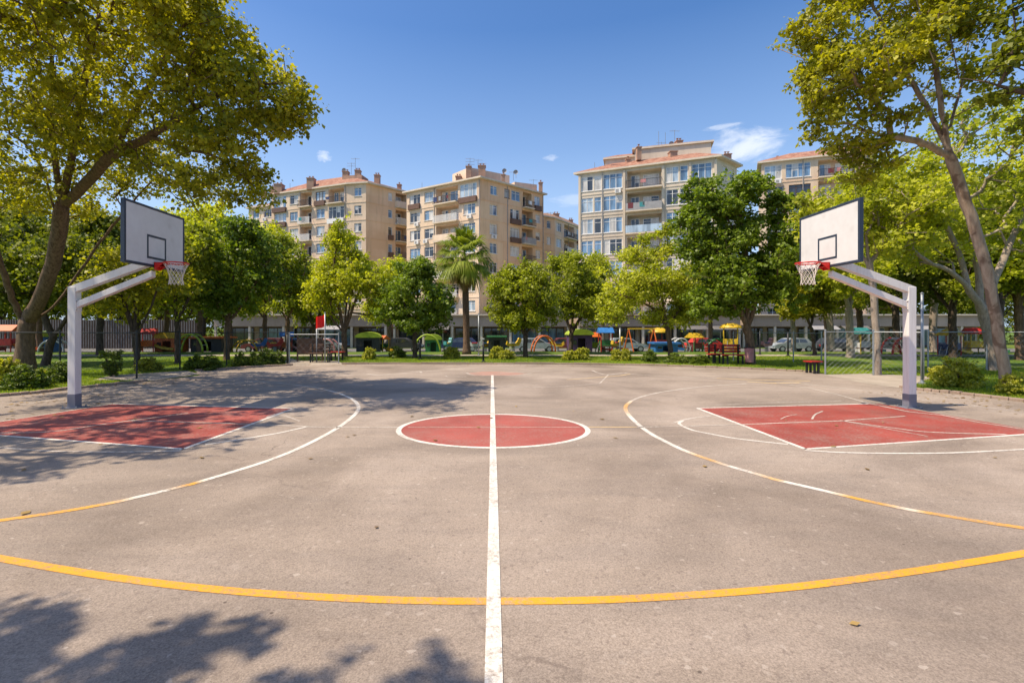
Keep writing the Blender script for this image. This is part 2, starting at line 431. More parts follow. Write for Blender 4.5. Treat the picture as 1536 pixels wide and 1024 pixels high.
# ------------------------------------------------------------------ foliage
def leaves(name, centres, per, spread, size, mat, rng, parent=None, zflat=0.75, tone_c=None, droop=0.15):
    n = len(centres); tot = n * per
    c = np.repeat(centres, per, axis=0)
    d = rng.normal(size=(tot, 3)); d *= (rng.random((tot, 1)) ** 0.5) / np.linalg.norm(d, axis=1, keepdims=True)
    sp = np.repeat(spread * (0.7 + 0.6 * rng.random(n)), per)[:, None]
    ax = rng.normal(size=(n, 3)); ax[:, 2] *= 0.6; ax /= np.linalg.norm(ax, axis=1, keepdims=True); ax = np.repeat(ax, per, axis=0)
    off = d * sp * np.array([1, 1, zflat]); al = np.sum(off * ax, axis=1, keepdims=True)
    pos = c + off * 0.72 + ax * al * 0.95
    nr = rng.normal(size=(tot, 3)); nr[:, 2] = np.abs(nr[:, 2]) * 0.9 + 0.25; nr += d * 0.7
    nr /= np.linalg.norm(nr, axis=1, keepdims=True)
    t = np.cross(nr, rng.normal(size=(tot, 3))); t[:, 2] -= droop; t -= nr * np.sum(t * nr, axis=1, keepdims=True)
    t /= np.linalg.norm(t, axis=1, keepdims=True)
    b = np.cross(nr, t)
    L = size * (0.45 + 0.95 * rng.random((tot, 1)) ** 1.3)
    W = L * (0.36 + 0.1 * rng.random((tot, 1)))
    fold = nr * L * 0.10
    v = np.empty((tot, 4, 3))
    v[:, 0] = pos - t * L * 0.5; v[:, 1] = pos + b * W - t * L * 0.05 + fold
    v[:, 2] = pos + t * L * 0.5 - fold; v[:, 3] = pos - b * W - t * L * 0.05 + fold
    tc = rng.random(n) if tone_c is None else tone_c
    tone = np.clip(np.repeat(tc, per) * 0.62 + rng.random(tot) * 0.42, 0, 1)
    return np_mesh(name, v.reshape(-1, 3), tot, 4, mat, parent, np.repeat(tone, 4))

def lobed_points(rng, ells, n, lobes=14, lobe_r=0.36, floor=None, gap=0.0):
    """cluster centres gathered in lobes over the shells of ellipsoids [(cx,cy,cz,rx,ry,rz,weight)]"""
    pts = []; tones = []
    W = np.array([e[6] if len(e) > 6 else e[3] * e[5] for e in ells]); W = W / W.sum()
    for e, w in zip(ells, W):
        c = np.array(e[:3]); r = np.array(e[3:6]); m = max(int(n * w), 6); nl = max(4, int(lobes * (0.5 + w * 0.9)))
        dirs = rng.normal(size=(nl, 3)); dirs /= np.linalg.norm(dirs, axis=1, keepdims=True)
        lc = dirs * (0.42 + 0.42 * rng.random((nl, 1)))
        lt = rng.random(nl); lr = lobe_r * (0.7 + 0.6 * rng.random(nl))
        k = rng.integers(0, nl, m)
        d = rng.normal(size=(m, 3)); d /= np.linalg.norm(d, axis=1, keepdims=True)
        q = lc[k] + d * (rng.random((m, 1)) ** 0.42) * lr[k][:, None]
        inner = rng.random(m) < 0.10
        q[inner] = rng.normal(size=(inner.sum(), 3)) * 0.35
        pts.append(c + q * r); tones.append(np.clip(lt[k] * 0.6 + 0.4 * rng.random(m), 0, 1))
    p = np.concatenate(pts); t = np.concatenate(tones)
    if floor is not None:
        k = p[:, 2] > floor; p = p[k]; t = t[k]
    return p, t

def resample(pl, step):
    out = [np.array(pl[0], float)]
    for a, b in zip(pl[:-1], pl[1:]):
        a = np.array(a, float); b = np.array(b, float); n = max(1, int(np.linalg.norm(b - a) / step))
        for i in range(1, n + 1): out.append(a + (b - a) * i / n)
    return out

def smooth_line(pl, it=2):
    pl = [np.array(p, float) for p in pl]
    for _ in range(it):
        q = [pl[0]]
        for a, b in zip(pl[:-1], pl[1:]): q += [a * 0.75 + b * 0.25, a * 0.25 + b * 0.75]
        q.append(pl[-1]); pl = q
    return pl

def grow(name, skel, pts, R0, mat, rng, parent=None, step=0.5, bf=0.3, tip=0.012, expo=2.2, jitter=0.08, flare=1.5, minlimb=0.0, use_frac=1.0):
    R0 = R0 * 0.74; flare = 1 + (flare - 1) * 0.7
    nodes = []; par = []; limb = []
    for li, pl in enumerate(skel):
        rs = resample(smooth_line(pl, 2), step)
        if li == 0:
            nodes.append(rs[0]); par.append(-1); limb.append(0); last = 0
        else:
            d = np.linalg.norm(np.array(nodes) - rs[0], axis=1); last = int(np.argmin(d))
        for q in rs[1:]:
            jj = rng.normal(size=3) * jitter * 0.3 * step
            nodes.append(q + jj); par.append(last); limb.append(li); last = len(nodes) - 1
    nsk = len(nodes)
    A = np.array(nodes); plen = np.zeros(nsk)
    for i in range(1, nsk): plen[i] = plen[par[i]] + np.linalg.norm(A[i] - A[par[i]])
    # do not attach twigs to the lower trunk
    ok = np.ones(nsk, bool)
    tl = sum(1 for l in limb if l == 0); cut = int(tl * 0.6)
    for i in range(nsk):
        if limb[i] == 0 and i < cut: ok[i] = False
    S = pts if use_frac >= 1 else pts[rng.random(len(pts)) < use_frac]
    n = len(S)
    best = np.full(n, 1e9); bi = np.zeros(n, int)
    for i in range(nsk):
        if not ok[i]: continue
        c = np.linalg.norm(S - A[i], axis=1) + bf * plen[i]
        k = c < best; best[k] = c[k]; bi[k] = i
    done = np.zeros(n, bool); P_ = list(A); PL = list(plen)
    for _ in range(n):
        j = int(np.argmin(np.where(done, 1e12, best))); done[j] = True
        a = P_[bi[j]]; b = S[j]; L = np.linalg.norm(b - a); p0 = bi[j]
        ns = max(1, min(4, int(L / 0.6)))
        for q in range(1, ns + 1):
            pt = a + (b - a) * q / ns
            if q < ns: pt = pt + rng.normal(size=3) * L * 0.05 + np.array([0, 0, L * 0.04])
            P_.append(pt); par.append(p0); PL.append(PL[p0] + np.linalg.norm(pt - P_[p0])); p0 = len(P_) - 1
            c = np.linalg.norm(S - pt, axis=1) + bf * PL[p0]
            k = (~done) & (c < best); best[k] = c[k]; bi[k] = p0
    m = len(P_); kids = [[] for _ in range(m)]
    for i in range(1, m): kids[par[i]].append(i)
    acc = np.zeros(m)
    order = list(range(m))
    for i in reversed(order):
        if not kids[i]: acc[i] = 1.0
        if i > 0: acc[par[i]] += acc[i]
    r = (acc / acc[0]) ** (1 / expo) * R0
    r = np.maximum(r, tip)
    mb = MB(); stack = [(0, None)]
    while stack:
        s0, p0 = stack.pop(); chain = [] if p0 is None else [p0]; cur = s0
        while True:
            chain.append(cur)
            if not kids[cur]: break
            ks = sorted(kids[cur], key=lambda q: -acc[q])
            for o in ks[1:]: stack.append((o, cur))
            cur = ks[0]
        rr = [float(r[q]) for q in chain]
        if p0 is not None: rr[0] = rr[1] if len(rr) > 1 else rr[0]
        if p0 is None:
            z0 = P_[0][2]
            for q, idx in enumerate(chain):
                h = P_[idx][2] - z0
                rr[q] *= 1 + (flare - 1) * math.exp(-h / max(R0 * 1.6, 0.2))
        rm = max(rr); sd = 12 if rm > 0.2 else 8 if rm > 0.08 else 5 if rm > 0.03 else 3
        mb.tube([P_[q] for q in chain], rr, sd, cap=False)
    return mb.build(name, mat, parent, smooth=True)

TREES = {}
def tree(name, base, skel, ells, n, per, spread, leaf, lmat, bmat, R0, seed, label, cat='tree', group='park trees', lobes=14,
         lobe_r=0.36, floor=None, bf=0.3, zflat=0.75, flare=1.5, expo=2.2, use_frac=1.0, tip=0.012, dense=None):
    """everything in local metres above base"""
    rng = np.random.default_rng(seed)
    root = empty(name, base, 0, label, cat, group)
    dn = dense if dense else (0.9 if 'lawn behind' in group else 0.7 if 'background' in group else 0.64)
    n = int(n * 1.15); per = max(8, int(per * dn)); leaf *= 0.93; lobes = int(lobes * 1.5); lobe_r *= 0.86
    pts, tn = lobed_points(rng, ells, n, lobes, lobe_r, floor)
    grow('trunk', skel, pts, R0, bmat, rng, root, bf=bf, flare=flare, expo=expo, use_frac=use_frac, tip=tip)
    leaves('crown', pts, per, spread, leaf, lmat, rng, root, zflat, tn)
    return root

# ------------------------------------------------------------------ camera, sun, sky
cam_d = bpy.data.cameras.new('camera'); cam = bpy.data.objects.new('camera', cam_d); COL.objects.link(cam)
cam.location = (0, 0, CH); cam.rotation_euler = (math.pi / 2, 0, 0)
cam_d.sensor_width = 36; cam_d.lens = 36 * FP / 1536
cam_d.shift_x = (768 - CX) / 1536; cam_d.shift_y = (HY - 512) / 1536
cam_d.clip_start = 0.05; cam_d.clip_end = 5000
sc.camera = cam

EL = math.radians(58.5)
SUN = Vector((-0.965 * math.cos(EL), -0.26 * math.cos(EL), math.sin(EL))).normalized()
sl = bpy.data.lights.new('sun', 'SUN'); sl.energy = 4.9; sl.angle = math.radians(0.55); sl.color = (1.0, 0.87, 0.68)
so = bpy.data.objects.new('sun', sl); COL.objects.link(so)
so.rotation_euler = SUN.to_track_quat('Z', 'Y').to_euler(); so.location = (-20, -5, 30)

w = bpy.data.worlds.new('World'); sc.world = w; w.use_nodes = True
nt = w.node_tree
for n_ in list(nt.nodes): nt.nodes.remove(n_)
wo = nt.nodes.new('ShaderNodeOutputWorld'); bg = nt.nodes.new('ShaderNodeBackground')
sky = nt.nodes.new('ShaderNodeTexSky'); sky.sky_type = 'NISHITA'; sky.sun_disc = False
sky.sun_elevation = EL; sky.sun_rotation = math.atan2(SUN.x, SUN.y)
sky.altitude = 50; sky.air_density = 1.0; sky.dust_density = 1.3; sky.ozone_density = 1.8
tc = nt.nodes.new('ShaderNodeTexCoord')
# small fair-weather clouds, placed by compass direction
def cloud(px, py, wx, wy, strength, nscale, seed):
    d = Vector(((px - CX) / FP, 1, (HY - py) / FP))
    az = math.atan2(d.x, d.y); el = math.atan2(d.z, math.hypot(d.x, d.y))
    sx = nt.nodes.new('ShaderNodeSeparateXYZ'); nt.links.new(tc.outputs['Generated'], sx.inputs[0])
    def mth(op, a, b=None):
        m = nt.nodes.new('ShaderNodeMath'); m.operation = op
        for s, v in ((m.inputs[0], a), (m.inputs[1], b)):
            if v is None: continue
            if isinstance(v, bpy.types.NodeSocket): nt.links.new(v, s)
            else: s.default_value = v
        return m.outputs[0]
    a = mth('ARCTAN2', sx.outputs[0], sx.outputs[1]); e = mth('ARCSINE', sx.outputs[2])
    u = mth('DIVIDE', mth('SUBTRACT', a, az), wx); v = mth('DIVIDE', mth('SUBTRACT', e, el), wy)
    cb = nt.nodes.new('ShaderNodeCombineXYZ'); nt.links.new(u, cb.inputs[0]); nt.links.new(v, cb.inputs[1]); cb.inputs[2].default_value = seed
    n = noise(nt, nscale, 8, 0.62, cb.outputs[0], 0.5)
    r2 = mth('ADD', mth('MULTIPLY', u, u), mth('MULTIPLY', v, v))
    f = mth('SUBTRACT', mth('ADD', mth('MULTIPLY', n, 1.7), 0.05), r2)
    return mth('MULTIPLY', ramp(nt, f, [(0.30, (0, 0, 0)), (1.25, (1, 1, 1))], 'EASE'), strength)
hs = nt.nodes.new('ShaderNodeHueSaturation'); hs.inputs['Saturation'].default_value = 1.28; hs.inputs['Value'].default_value = 1.0
hs.inputs['Hue'].default_value = 0.505
nt.links.new(sky.outputs[0], hs.inputs['Color'])
sz = nt.nodes.new('ShaderNodeSeparateXYZ'); nt.links.new(tc.outputs['Generated'], sz.inputs[0])
skyc = mixc(nt, ramp(nt, sz.outputs[2], [(0.0, (0.7,) * 3), (0.20, (0.62,) * 3), (0.34, (0.26,) * 3), (0.52, (0.0,) * 3)]), hs.outputs[0], (3.0, 4.0, 5.6, 1))
for args in ((1115, 220, 0.10, 0.042, 0.62, 1.3, 3.1), (1085, 190, 0.05, 0.008, 0.35, 2.0, 5.4), (485, 235, 0.021, 0.014, 0.45, 1.3, 0.4), (825, 237, 0.022, 0.009, 0.28, 1.5, 8.2), (870, 300, 0.09, 0.02, 0.22, 1.4, 9.7)):
    skyc = mixc(nt, cloud(*args), skyc, (6.3, 6.4, 6.6, 1))
nt.links.new(skyc, bg.inputs[0]); bg.inputs[1].default_value = 0.148
nt.links.new(bg.outputs[0], wo.inputs[0])
vs = sc.view_settings; vs.view_transform = 'Standard'; vs.look = 'None'; vs.gamma = 1; vs.exposure = 0.38
sc.cycles.max_bounces = 6; sc.cycles.diffuse_bounces = 3; sc.cycles.transmission_bounces = 4; sc.cycles.transparent_max_bounces = 4
sc.cycles.sample_clamp_indirect = 6

# ------------------------------------------------------------------ the ground, court and paint
def struct(o): o['kind'] = 'structure'; return o
gm = MB()
ys = [-60, -10, 0, 10, 20, 30, 33, 37, 41, 45, 50, 60, 100, 300, 1500]; xs = [-1500, -200, -60, -30, 0, 30, 60, 200, 1500]
for i in range(len(ys) - 1):
    for j in range(len(xs) - 1):
        gm.quad((xs[j], ys[i], ground_z(ys[i])), (xs[j + 1], ys[i], ground_z(ys[i])), (xs[j + 1], ys[i + 1], ground_z(ys[i + 1])), (xs[j], ys[i + 1], ground_z(ys[i + 1])))
struct(gm.build('ground', M['ground']))

LEFT_EDGE = [(-13.2, -12), (-13.0, 0), (-12.6, 6), G(-60, 601)[:2], G(0, 595.5)[:2], G(60, 590)[:2], G(110, 584)[:2], G(160, 579)[:2], G(222, 572)[:2]]
LEFT_EDGE2 = [G(292, 556.5)[:2], G(340, 554)[:2], G(395, 550.5)[:2], G(440, 548)[:2]]
FAR_EDGE = [G(512, 546.5)[:2], G(600, 546)[:2], G(740, 546)[:2], G(860, 546.5)[:2], G(960, 548)[:2], G(1040, 550.5)[:2], G(1110, 553.5)[:2], G(1180, 556.5)[:2], G(1225, 559)[:2]]
RIGHT_EDGE = [G(1348, 581.5)[:2], G(1385, 586.5)[:2], G(1440, 592)[:2], G(1536, 603.5)[:2], G(1600, 612)[:2], (12.9, 6), (13.2, 0), (13.4, -12)]
cm = MB()
outline = LEFT_EDGE + [G(300, 563)[:2]] + LEFT_EDGE2 + FAR_EDGE + [G(1262, 566)[:2], G(1300, 574)[:2]] + RIGHT_EDGE
cm.poly([(x, y, 0.006) for x, y in reversed(outline)])
struct(cm.build('court_surface', M['asphalt']))

def cat(pts, n=10):
    p = [Vector(q) for q in pts]
    if len(p) < 3: return p
    p = [p[0] * 2 - p[1]] + p + [p[-1] * 2 - p[-2]]; out = []
    for i in range(1, len(p) - 2):
        for k in range(n):
            t = k / n
            out.append(0.5 * ((2 * p[i]) + (p[i + 1] - p[i - 1]) * t + (2 * p[i - 1] - 5 * p[i] + 4 * p[i + 1] - p[i + 2]) * t * t + (3 * p[i] - p[i - 1] - 3 * p[i + 1] + p[i + 2]) * t ** 3))
    out.append(p[-2]); return out

def zl_(z): return 0.006 + (z - 0.006) * 0.42

class Strip:
    def __init__(s): s.b = {}
    def line(s, px, w, mat, z=0.014, curve=False, world=False):
        pts = [Vector((*(q[:2] if world else G(*q)[:2]), 0)) for q in px]
        if curve: pts = cat(pts)
        mb = s.b.setdefault(mat, MB()); L = []; R = []; z = zl_(z)
        for i, p in enumerate(pts):
            t = pts[min(i + 1, len(pts) - 1)] - pts[max(i - 1, 0)]; t.normalize()
            nn = Vector((-t.y, t.x, 0)) * w / 2
            L.append((p.x + nn.x, p.y + nn.y, z)); R.append((p.x - nn.x, p.y - nn.y, z))
        for i in range(len(pts) - 1): mb.quad(R[i], R[i + 1], L[i + 1], L[i])

def mat_blend():
    m, nt, out = new_mat('white_yellow_line')
    a, co, grit = asphalt_color(nt); at_ = nt.nodes.new('ShaderNodeAttribute'); at_.attribute_name = 'tone'
    ad = nt.nodes.new('ShaderNodeMath'); ad.operation = 'MULTIPLY_ADD'; nt.links.new(noise(nt, 9, 5, 0.7, co), ad.inputs[0]); ad.inputs[1].default_value = 0.5; nt.links.new(at_.outputs['Fac'], ad.inputs[2])
    c = ramp(nt, ad.outputs[0], [(0.45, (0.70, 0.65, 0.58)), (1.05, (0.68, 0.33, 0.045))])
    c = mixc(nt, 0.35, c, ramp(nt, grit, [(0.3, (0.3, 0.3, 0.3)), (0.7, (0.68, 0.68, 0.68))]), 'OVERLAY')
    s_ = nt.nodes.new('ShaderNodeMath'); s_.operation = 'MULTIPLY_ADD'; nt.links.new(noise(nt, 1.3, 5, 0.65, co), s_.inputs[0]); s_.inputs[1].default_value = 0.5
    s2 = nt.nodes.new('ShaderNodeMath'); s2.operation = 'ADD'; nt.links.new(noise(nt, 30, 7, 0.78, co), s2.inputs[0]); s2.inputs[1].default_value = -0.25; nt.links.new(s2.outputs[0], s_.inputs[2])
    f = ramp(nt, s_.outputs[0], [(0.45, (0, 0, 0)), (0.65, (0.85, 0.85, 0.85))])
    bsdf(nt, out, mixc(nt, f, c, a), 0.72, 0, bump(nt, noise(nt, 120, 4, 0.8, co), 0.4, 0.005), 0.35)
    return m
M['blend_line'] = mat_blend()
def blend_arc(pts, w, z=0.014):
    P3 = cat([Vector((*G(a, b)[:2], t)) for a, b, t in pts], 12); V = []; T = []; z = zl_(z)
    for i in range(len(P3) - 1):
        q = []
        for j in (i, i + 1):
            p = P3[j]; t = P3[min(j + 1, len(P3) - 1)] - P3[max(j - 1, 0)]; t = Vector((t.x, t.y)).normalized(); nn = Vector((-t.y, t.x)) * w / 2
            q.append(((p.x - nn.x, p.y - nn.y, z), (p.x + nn.x, p.y + nn.y, z), p.z))
        V += [q[0][0], q[1][0], q[1][1], q[0][1]]; T += [q[0][2], q[1][2], q[1][2], q[0][2]]
    struct(np_mesh('three_point_line', np.array(V), len(V) // 4, 4, M['blend_line'], None, np.clip(np.array(T), 0, 1)))
def struct_strips(S, names):
    for k, mb in S.b.items(): struct(mb.build(names[k], M[k]))

# painted keys and centre circle
KL = [G(169, 606), G(441, 613), G(275, 674), G(-89, 647)]
KR = [G(1046, 612.5), G(1320, 606), G(1575, 649.5), G(1208, 674)]
for k in (KL, KR):
    mb = MB(); pts = [(x, y, 0.0078) for x, y, _ in k]
    if k is KL: pts = list(reversed(pts))
    mb.poly(list(reversed(pts)) if k is KR else pts)
    struct(mb.build('painted_key', M['red_key']))
CEN = (0.02, 8.12); RA, RB = 1.56, 1.30
mb = MB(); mb.poly([(CEN[0] + RA * math.cos(a), CEN[1] + RB * math.sin(a), 0.0078) for a in [2 * math.pi * i / 96 for i in range(96)]])
struct(mb.build('centre_circle', M['red_circle']))
FK = [G(712, 563.3), G(768, 563.3), G(792, 560.5), G(750, 557.2), G(725, 557.6), G(700, 560)]
mb = MB(); mb.poly([(x, y, 0.0078) for x, y, _ in FK]); struct(mb.build('far_painted_key', M['red_faded']))

S = Strip()
S.line([(0.005, 1.0), (0.015, 5.0), (0.012, 17.0)], 0.088, 'white_line', 0.020, world=True)
ring = [(CEN[0] + RA * math.cos(a), CEN[1] + RB * math.sin(a)) for a in [2 * math.pi * i / 96 for i in range(97)]]
S.line(ring, 0.085, 'white_line', 0.015, world=True)
S.line([(510, 590.5), (480, 583), (440, 577), (390, 572.5), (330, 570)], 0.07, 'faded_line', curve=True)
S.line([(1120, 575.5), (1060, 579.5), (1000, 587), (965, 594.5), (948, 601)], 0.07, 'faded_line', curve=True)
# near arc
S.line([(-120, 812), (-60, 826), (0, 838.5), (150, 864), (300, 883), (450, 895), (600, 901.5), (735, 903), (900, 901), (1050, 893), (1200, 880.5), (1350, 861), (1450, 845.5), (1536, 831), (1650, 809)], 0.078, 'yellow_line', curve=True)
# halfway cross line
S.line([(528, 641.5), (600, 641.3)], 0.045, 'faded_line'); S.line([(883, 641), (955, 641)], 0.045, 'pale_yellow'); S.line([(955, 641), (1020, 640)], 0.045, 'faded_line')
S.line([(462, 640.5), (528, 641.5)], 0.045, 'faded_line')
S.line([(612, 641), (870, 641)], 0.022, 'faded_line')
# key borders
def border(a, b, w=0.06, mat='white_line', z=0.0145): S.line([a, b], w, mat, z, world=True)
border(KL[0], KL[1]); border(KL[1], KL[2], 0.07); border(KL[2], KL[3]); border(KL[3], KL[0], 0.05, 'faded_line')
border(KR[0], G(1303, 606)); border(KR[0], KR[3], 0.075); border(KR[3], KR[2])
S.line([(1165, 574.5), (1215, 582.5), (1256, 592), (1306, 606), (1364, 618), (1413, 623), (1470, 634), (1580, 651)], 0.055, 'faded_line', 0.0162)
# free throw arcs and extra lines, right
S.line([(1066, 624.5), (1045, 626.5), (1024, 630.5), (1011, 634.5)], 0.05, 'faded_line', curve=True)
S.line([(1024, 631.5), (1019, 636), (1037, 645), (1070, 652), (1107, 658.5), (1182, 667)], 0.055, 'white_line', curve=True)
S.line([(1020, 640), (1115, 637), (1265, 631.5), (1358, 624.5)], 0.045, 'faded_line', 0.0165)
S.line([(1262, 631), (1300, 637), (1345, 643), (1380, 647.5), (1430, 650), (1510, 652)], 0.05, 'faded_line', 0.0165, curve=True)
S.line([(1260, 631), (1330, 643.5), (1392, 655)], 0.03, 'faded_line', 0.0172)
S.line([(1218, 629), (1223, 622), (1234, 617)], 0.035, 'faded_line', curve=True, z=0.0165)
S.line([(1171, 629), (1180, 625), (1195, 622)], 0.02, 'faded_line', curve=True, z=0.0165)
S.line([(1208, 676), (1260, 679), (1330, 680.5), (1417, 680), (1480, 677.5), (1560, 673)], 0.05, 'white_line', 0.0153, curve=True)
S.line([(1074, 607.6), (1150, 604.5), (1262, 601.4)], 0.04, 'faded_line')
S.line([(1100, 571.5), (1165, 573), (1215, 577), (1314, 588.5), (1385, 600.5), (1460, 609), (1560, 621)], 0.055, 'faded_line', curve=True, z=0.0135)
S.line([(1075, 567.5), (1120, 569.5), (1215, 571.5)], 0.09, 'pale_yellow', curve=True, z=0.0128)
S.line([(1120, 572.5), (1160, 575), (1200, 574)], 0.14, 'pale_yellow', z=0.0124)
# left extra lines
S.line([(-60, 621), (0, 612), (100, 597.5), (187, 583), (260, 575), (330, 570)], 0.055, 'faded_line', curve=True)
S.line([(462, 640), (440, 645), (417, 650), (370, 658), (308, 667.5)], 0.055, 'white_line', curve=True)
S.line([(-60, 667), (0, 671.6), (62, 676.6), (167, 678.5), (271, 676.6)], 0.05, 'faded_line', curve=True, z=0.0153)
S.line([(0, 650), (80, 647.5), (160, 636), (282, 620)], 0.045, 'faded_line', curve=True, z=0.0165)
S.line([(195, 631.5), (280, 633.5), (372, 636.5)], 0.04, 'faded_line', z=0.0165)
S.line([(372, 636.5), (462, 640)], 0.04, 'faded_line')
S.line([(441, 613), (418, 620), (400, 626), (425, 624), (450, 632)], 0.04, 'faded_line', curve=True, z=0.0135)
# lines of the far court
S.line([(600, 556), (630, 557), (632, 559)], 0.08, 'faded_line'); S.line([(566, 563), (600, 560), (630, 557.5), (690, 553.5)], 0.07, 'faded_line')
S.line([(700, 559.5), (706, 562), (712, 563.5), (768, 563.5), (785, 562), (798, 559.8)], 0.08, 'faded_line', z=0.0153)
S.line([(668, 564), (672, 565.5), (700, 565)], 0.07, 'faded_line'); S.line([(550, 561), (566, 563), (585, 561.5)], 0.14, 'faded_line', z=0.0128)
S.line([(888, 555.5), (898, 559.5), (912, 562), (935, 559.5), (946, 561), (1000, 565), (1075, 567.5)], 0.075, 'faded_line', curve=True)
S.line([(800, 581), (850, 579.5), (900, 575), (912, 562.5)], 0.045, 'faded_line', z=0.0128); S.line([(850, 569.5), (880, 567.5), (930, 563.5), (946, 561)], 0.07, 'pale_yellow', z=0.0132)
S.line([(640, 580.5), (733, 580.5)], 0.04, 'faded_line'); S.line([(745, 580.5), (800, 580.5)], 0.04, 'faded_line')
S.line([(540, 574), (640, 572), (735, 572)], 0.03, 'faded_line'); S.line([(745, 560), (820, 556), (870, 553)], 0.05, 'faded_line')
blend_arc([(-60, 789, .9), (0, 781.5, 1), (100, 767, .9), (172, 754, .6), (205, 746.5, .2), (240, 738.5, .1), (272, 730.5, .6), (290, 726, .8), (310, 720, .2), (350, 708, 0), (400, 692, 0), (450, 672, 0), (500, 646, 0), (528, 626, 0), (538, 612, 0), (530, 600, 0), (510, 590.5, 0)], 0.08)
blend_arc([(948, 601, .3), (939, 609, .7), (940, 618, .5), (953, 633, 0), (975, 650, 0), (1005, 666, 0), (1030, 677.5, .3), (1060, 688.5, .7), (1085, 697, .4), (1105, 703, .1), (1130, 710, .3), (1160, 719, .6), (1185, 725, .2), (1220, 733, 0), (1255, 741.3, .4), (1300, 752, 1), (1335, 759.2, .6), (1365, 765.5, .3), (1398, 771, .8), (1470, 783, 1), (1536, 793, 1), (1620, 806, 1)], 0.08)
struct_strips(S, {'white_line': 'white_court_lines', 'faded_line': 'faded_court_lines', 'yellow_line': 'yellow_court_lines', 'pale_yellow': 'pale_yellow_court_lines'})

# paths, kerbs, street
def flat(name, pts, z, mat):
    mb = MB(); a = sum(pts[i][0] * pts[(i + 1) % len(pts)][1] - pts[(i + 1) % len(pts)][0] * pts[i][1] for i in range(len(pts)))
    if a < 0: pts = list(reversed(pts))
    mb.poly([(x, y, z) for x, y in pts]); return struct(mb.build(name, mat))
flat('path', [G(140, 570)[:2], G(168, 563)[:2], G(280, 556)[:2], G(300, 561)[:2], G(230, 571)[:2]], 0.010, M['path'])
flat('path', [G(436, 548.5)[:2], G(432, 544)[:2], G(440, 541)[:2], G(505, 541.5)[:2], G(520, 547)[:2]], 0.010, M['path'])
flat('path', [G(1235, 562)[:2], G(1300, 560.5)[:2], G(1420, 566)[:2], G(1385, 571)[:2], G(1358, 583)[:2], G(1300, 576)[:2]], 0.010, M['path'])
flat('path', [(-60, 28.2), (60, 28.2), (60, 29.6), (-60, 29.6)], 0.008, M['path'])
flat('path', [(-16, 30), (-14.6, 30), (-9.5, 22.6), (-8.4, 22.6), (-9, 23.5), (-14, 30.5)], 0.0105, M['path'])
flat('street', [(-140, 50.5), (140, 50.5), (140, 58), (-140, 58)], -0.89, M['street'])
def kerb(pts, nm='kerb', w=0.14, h=0.075):
    mb = MB(); v = cat([Vector((x, y, 0)) for x, y in pts], 4)
    for i in range(len(v) - 1):
        a, b = v[i], v[i + 1]; t = (b - a); L = t.length
        if L < 1e-4: continue
        n = max(1, round(L / 0.9)); t /= L; nn = Vector((-t.y, t.x, 0)) * w
        for k in range(n):
            p = a + t * (L * k / n + 0.006); hh = h * random.uniform(0.8, 1.1)
            mb.obox((p.x, p.y, -0.02), t * (L / n - 0.012), nn, (0, 0, hh + 0.02))
    return struct(mb.build(nm, M['kerb'], bevel=0.012))
random.seed(3)
kerb(LEFT_EDGE); kerb(LEFT_EDGE2); kerb(FAR_EDGE); kerb(RIGHT_EDGE)

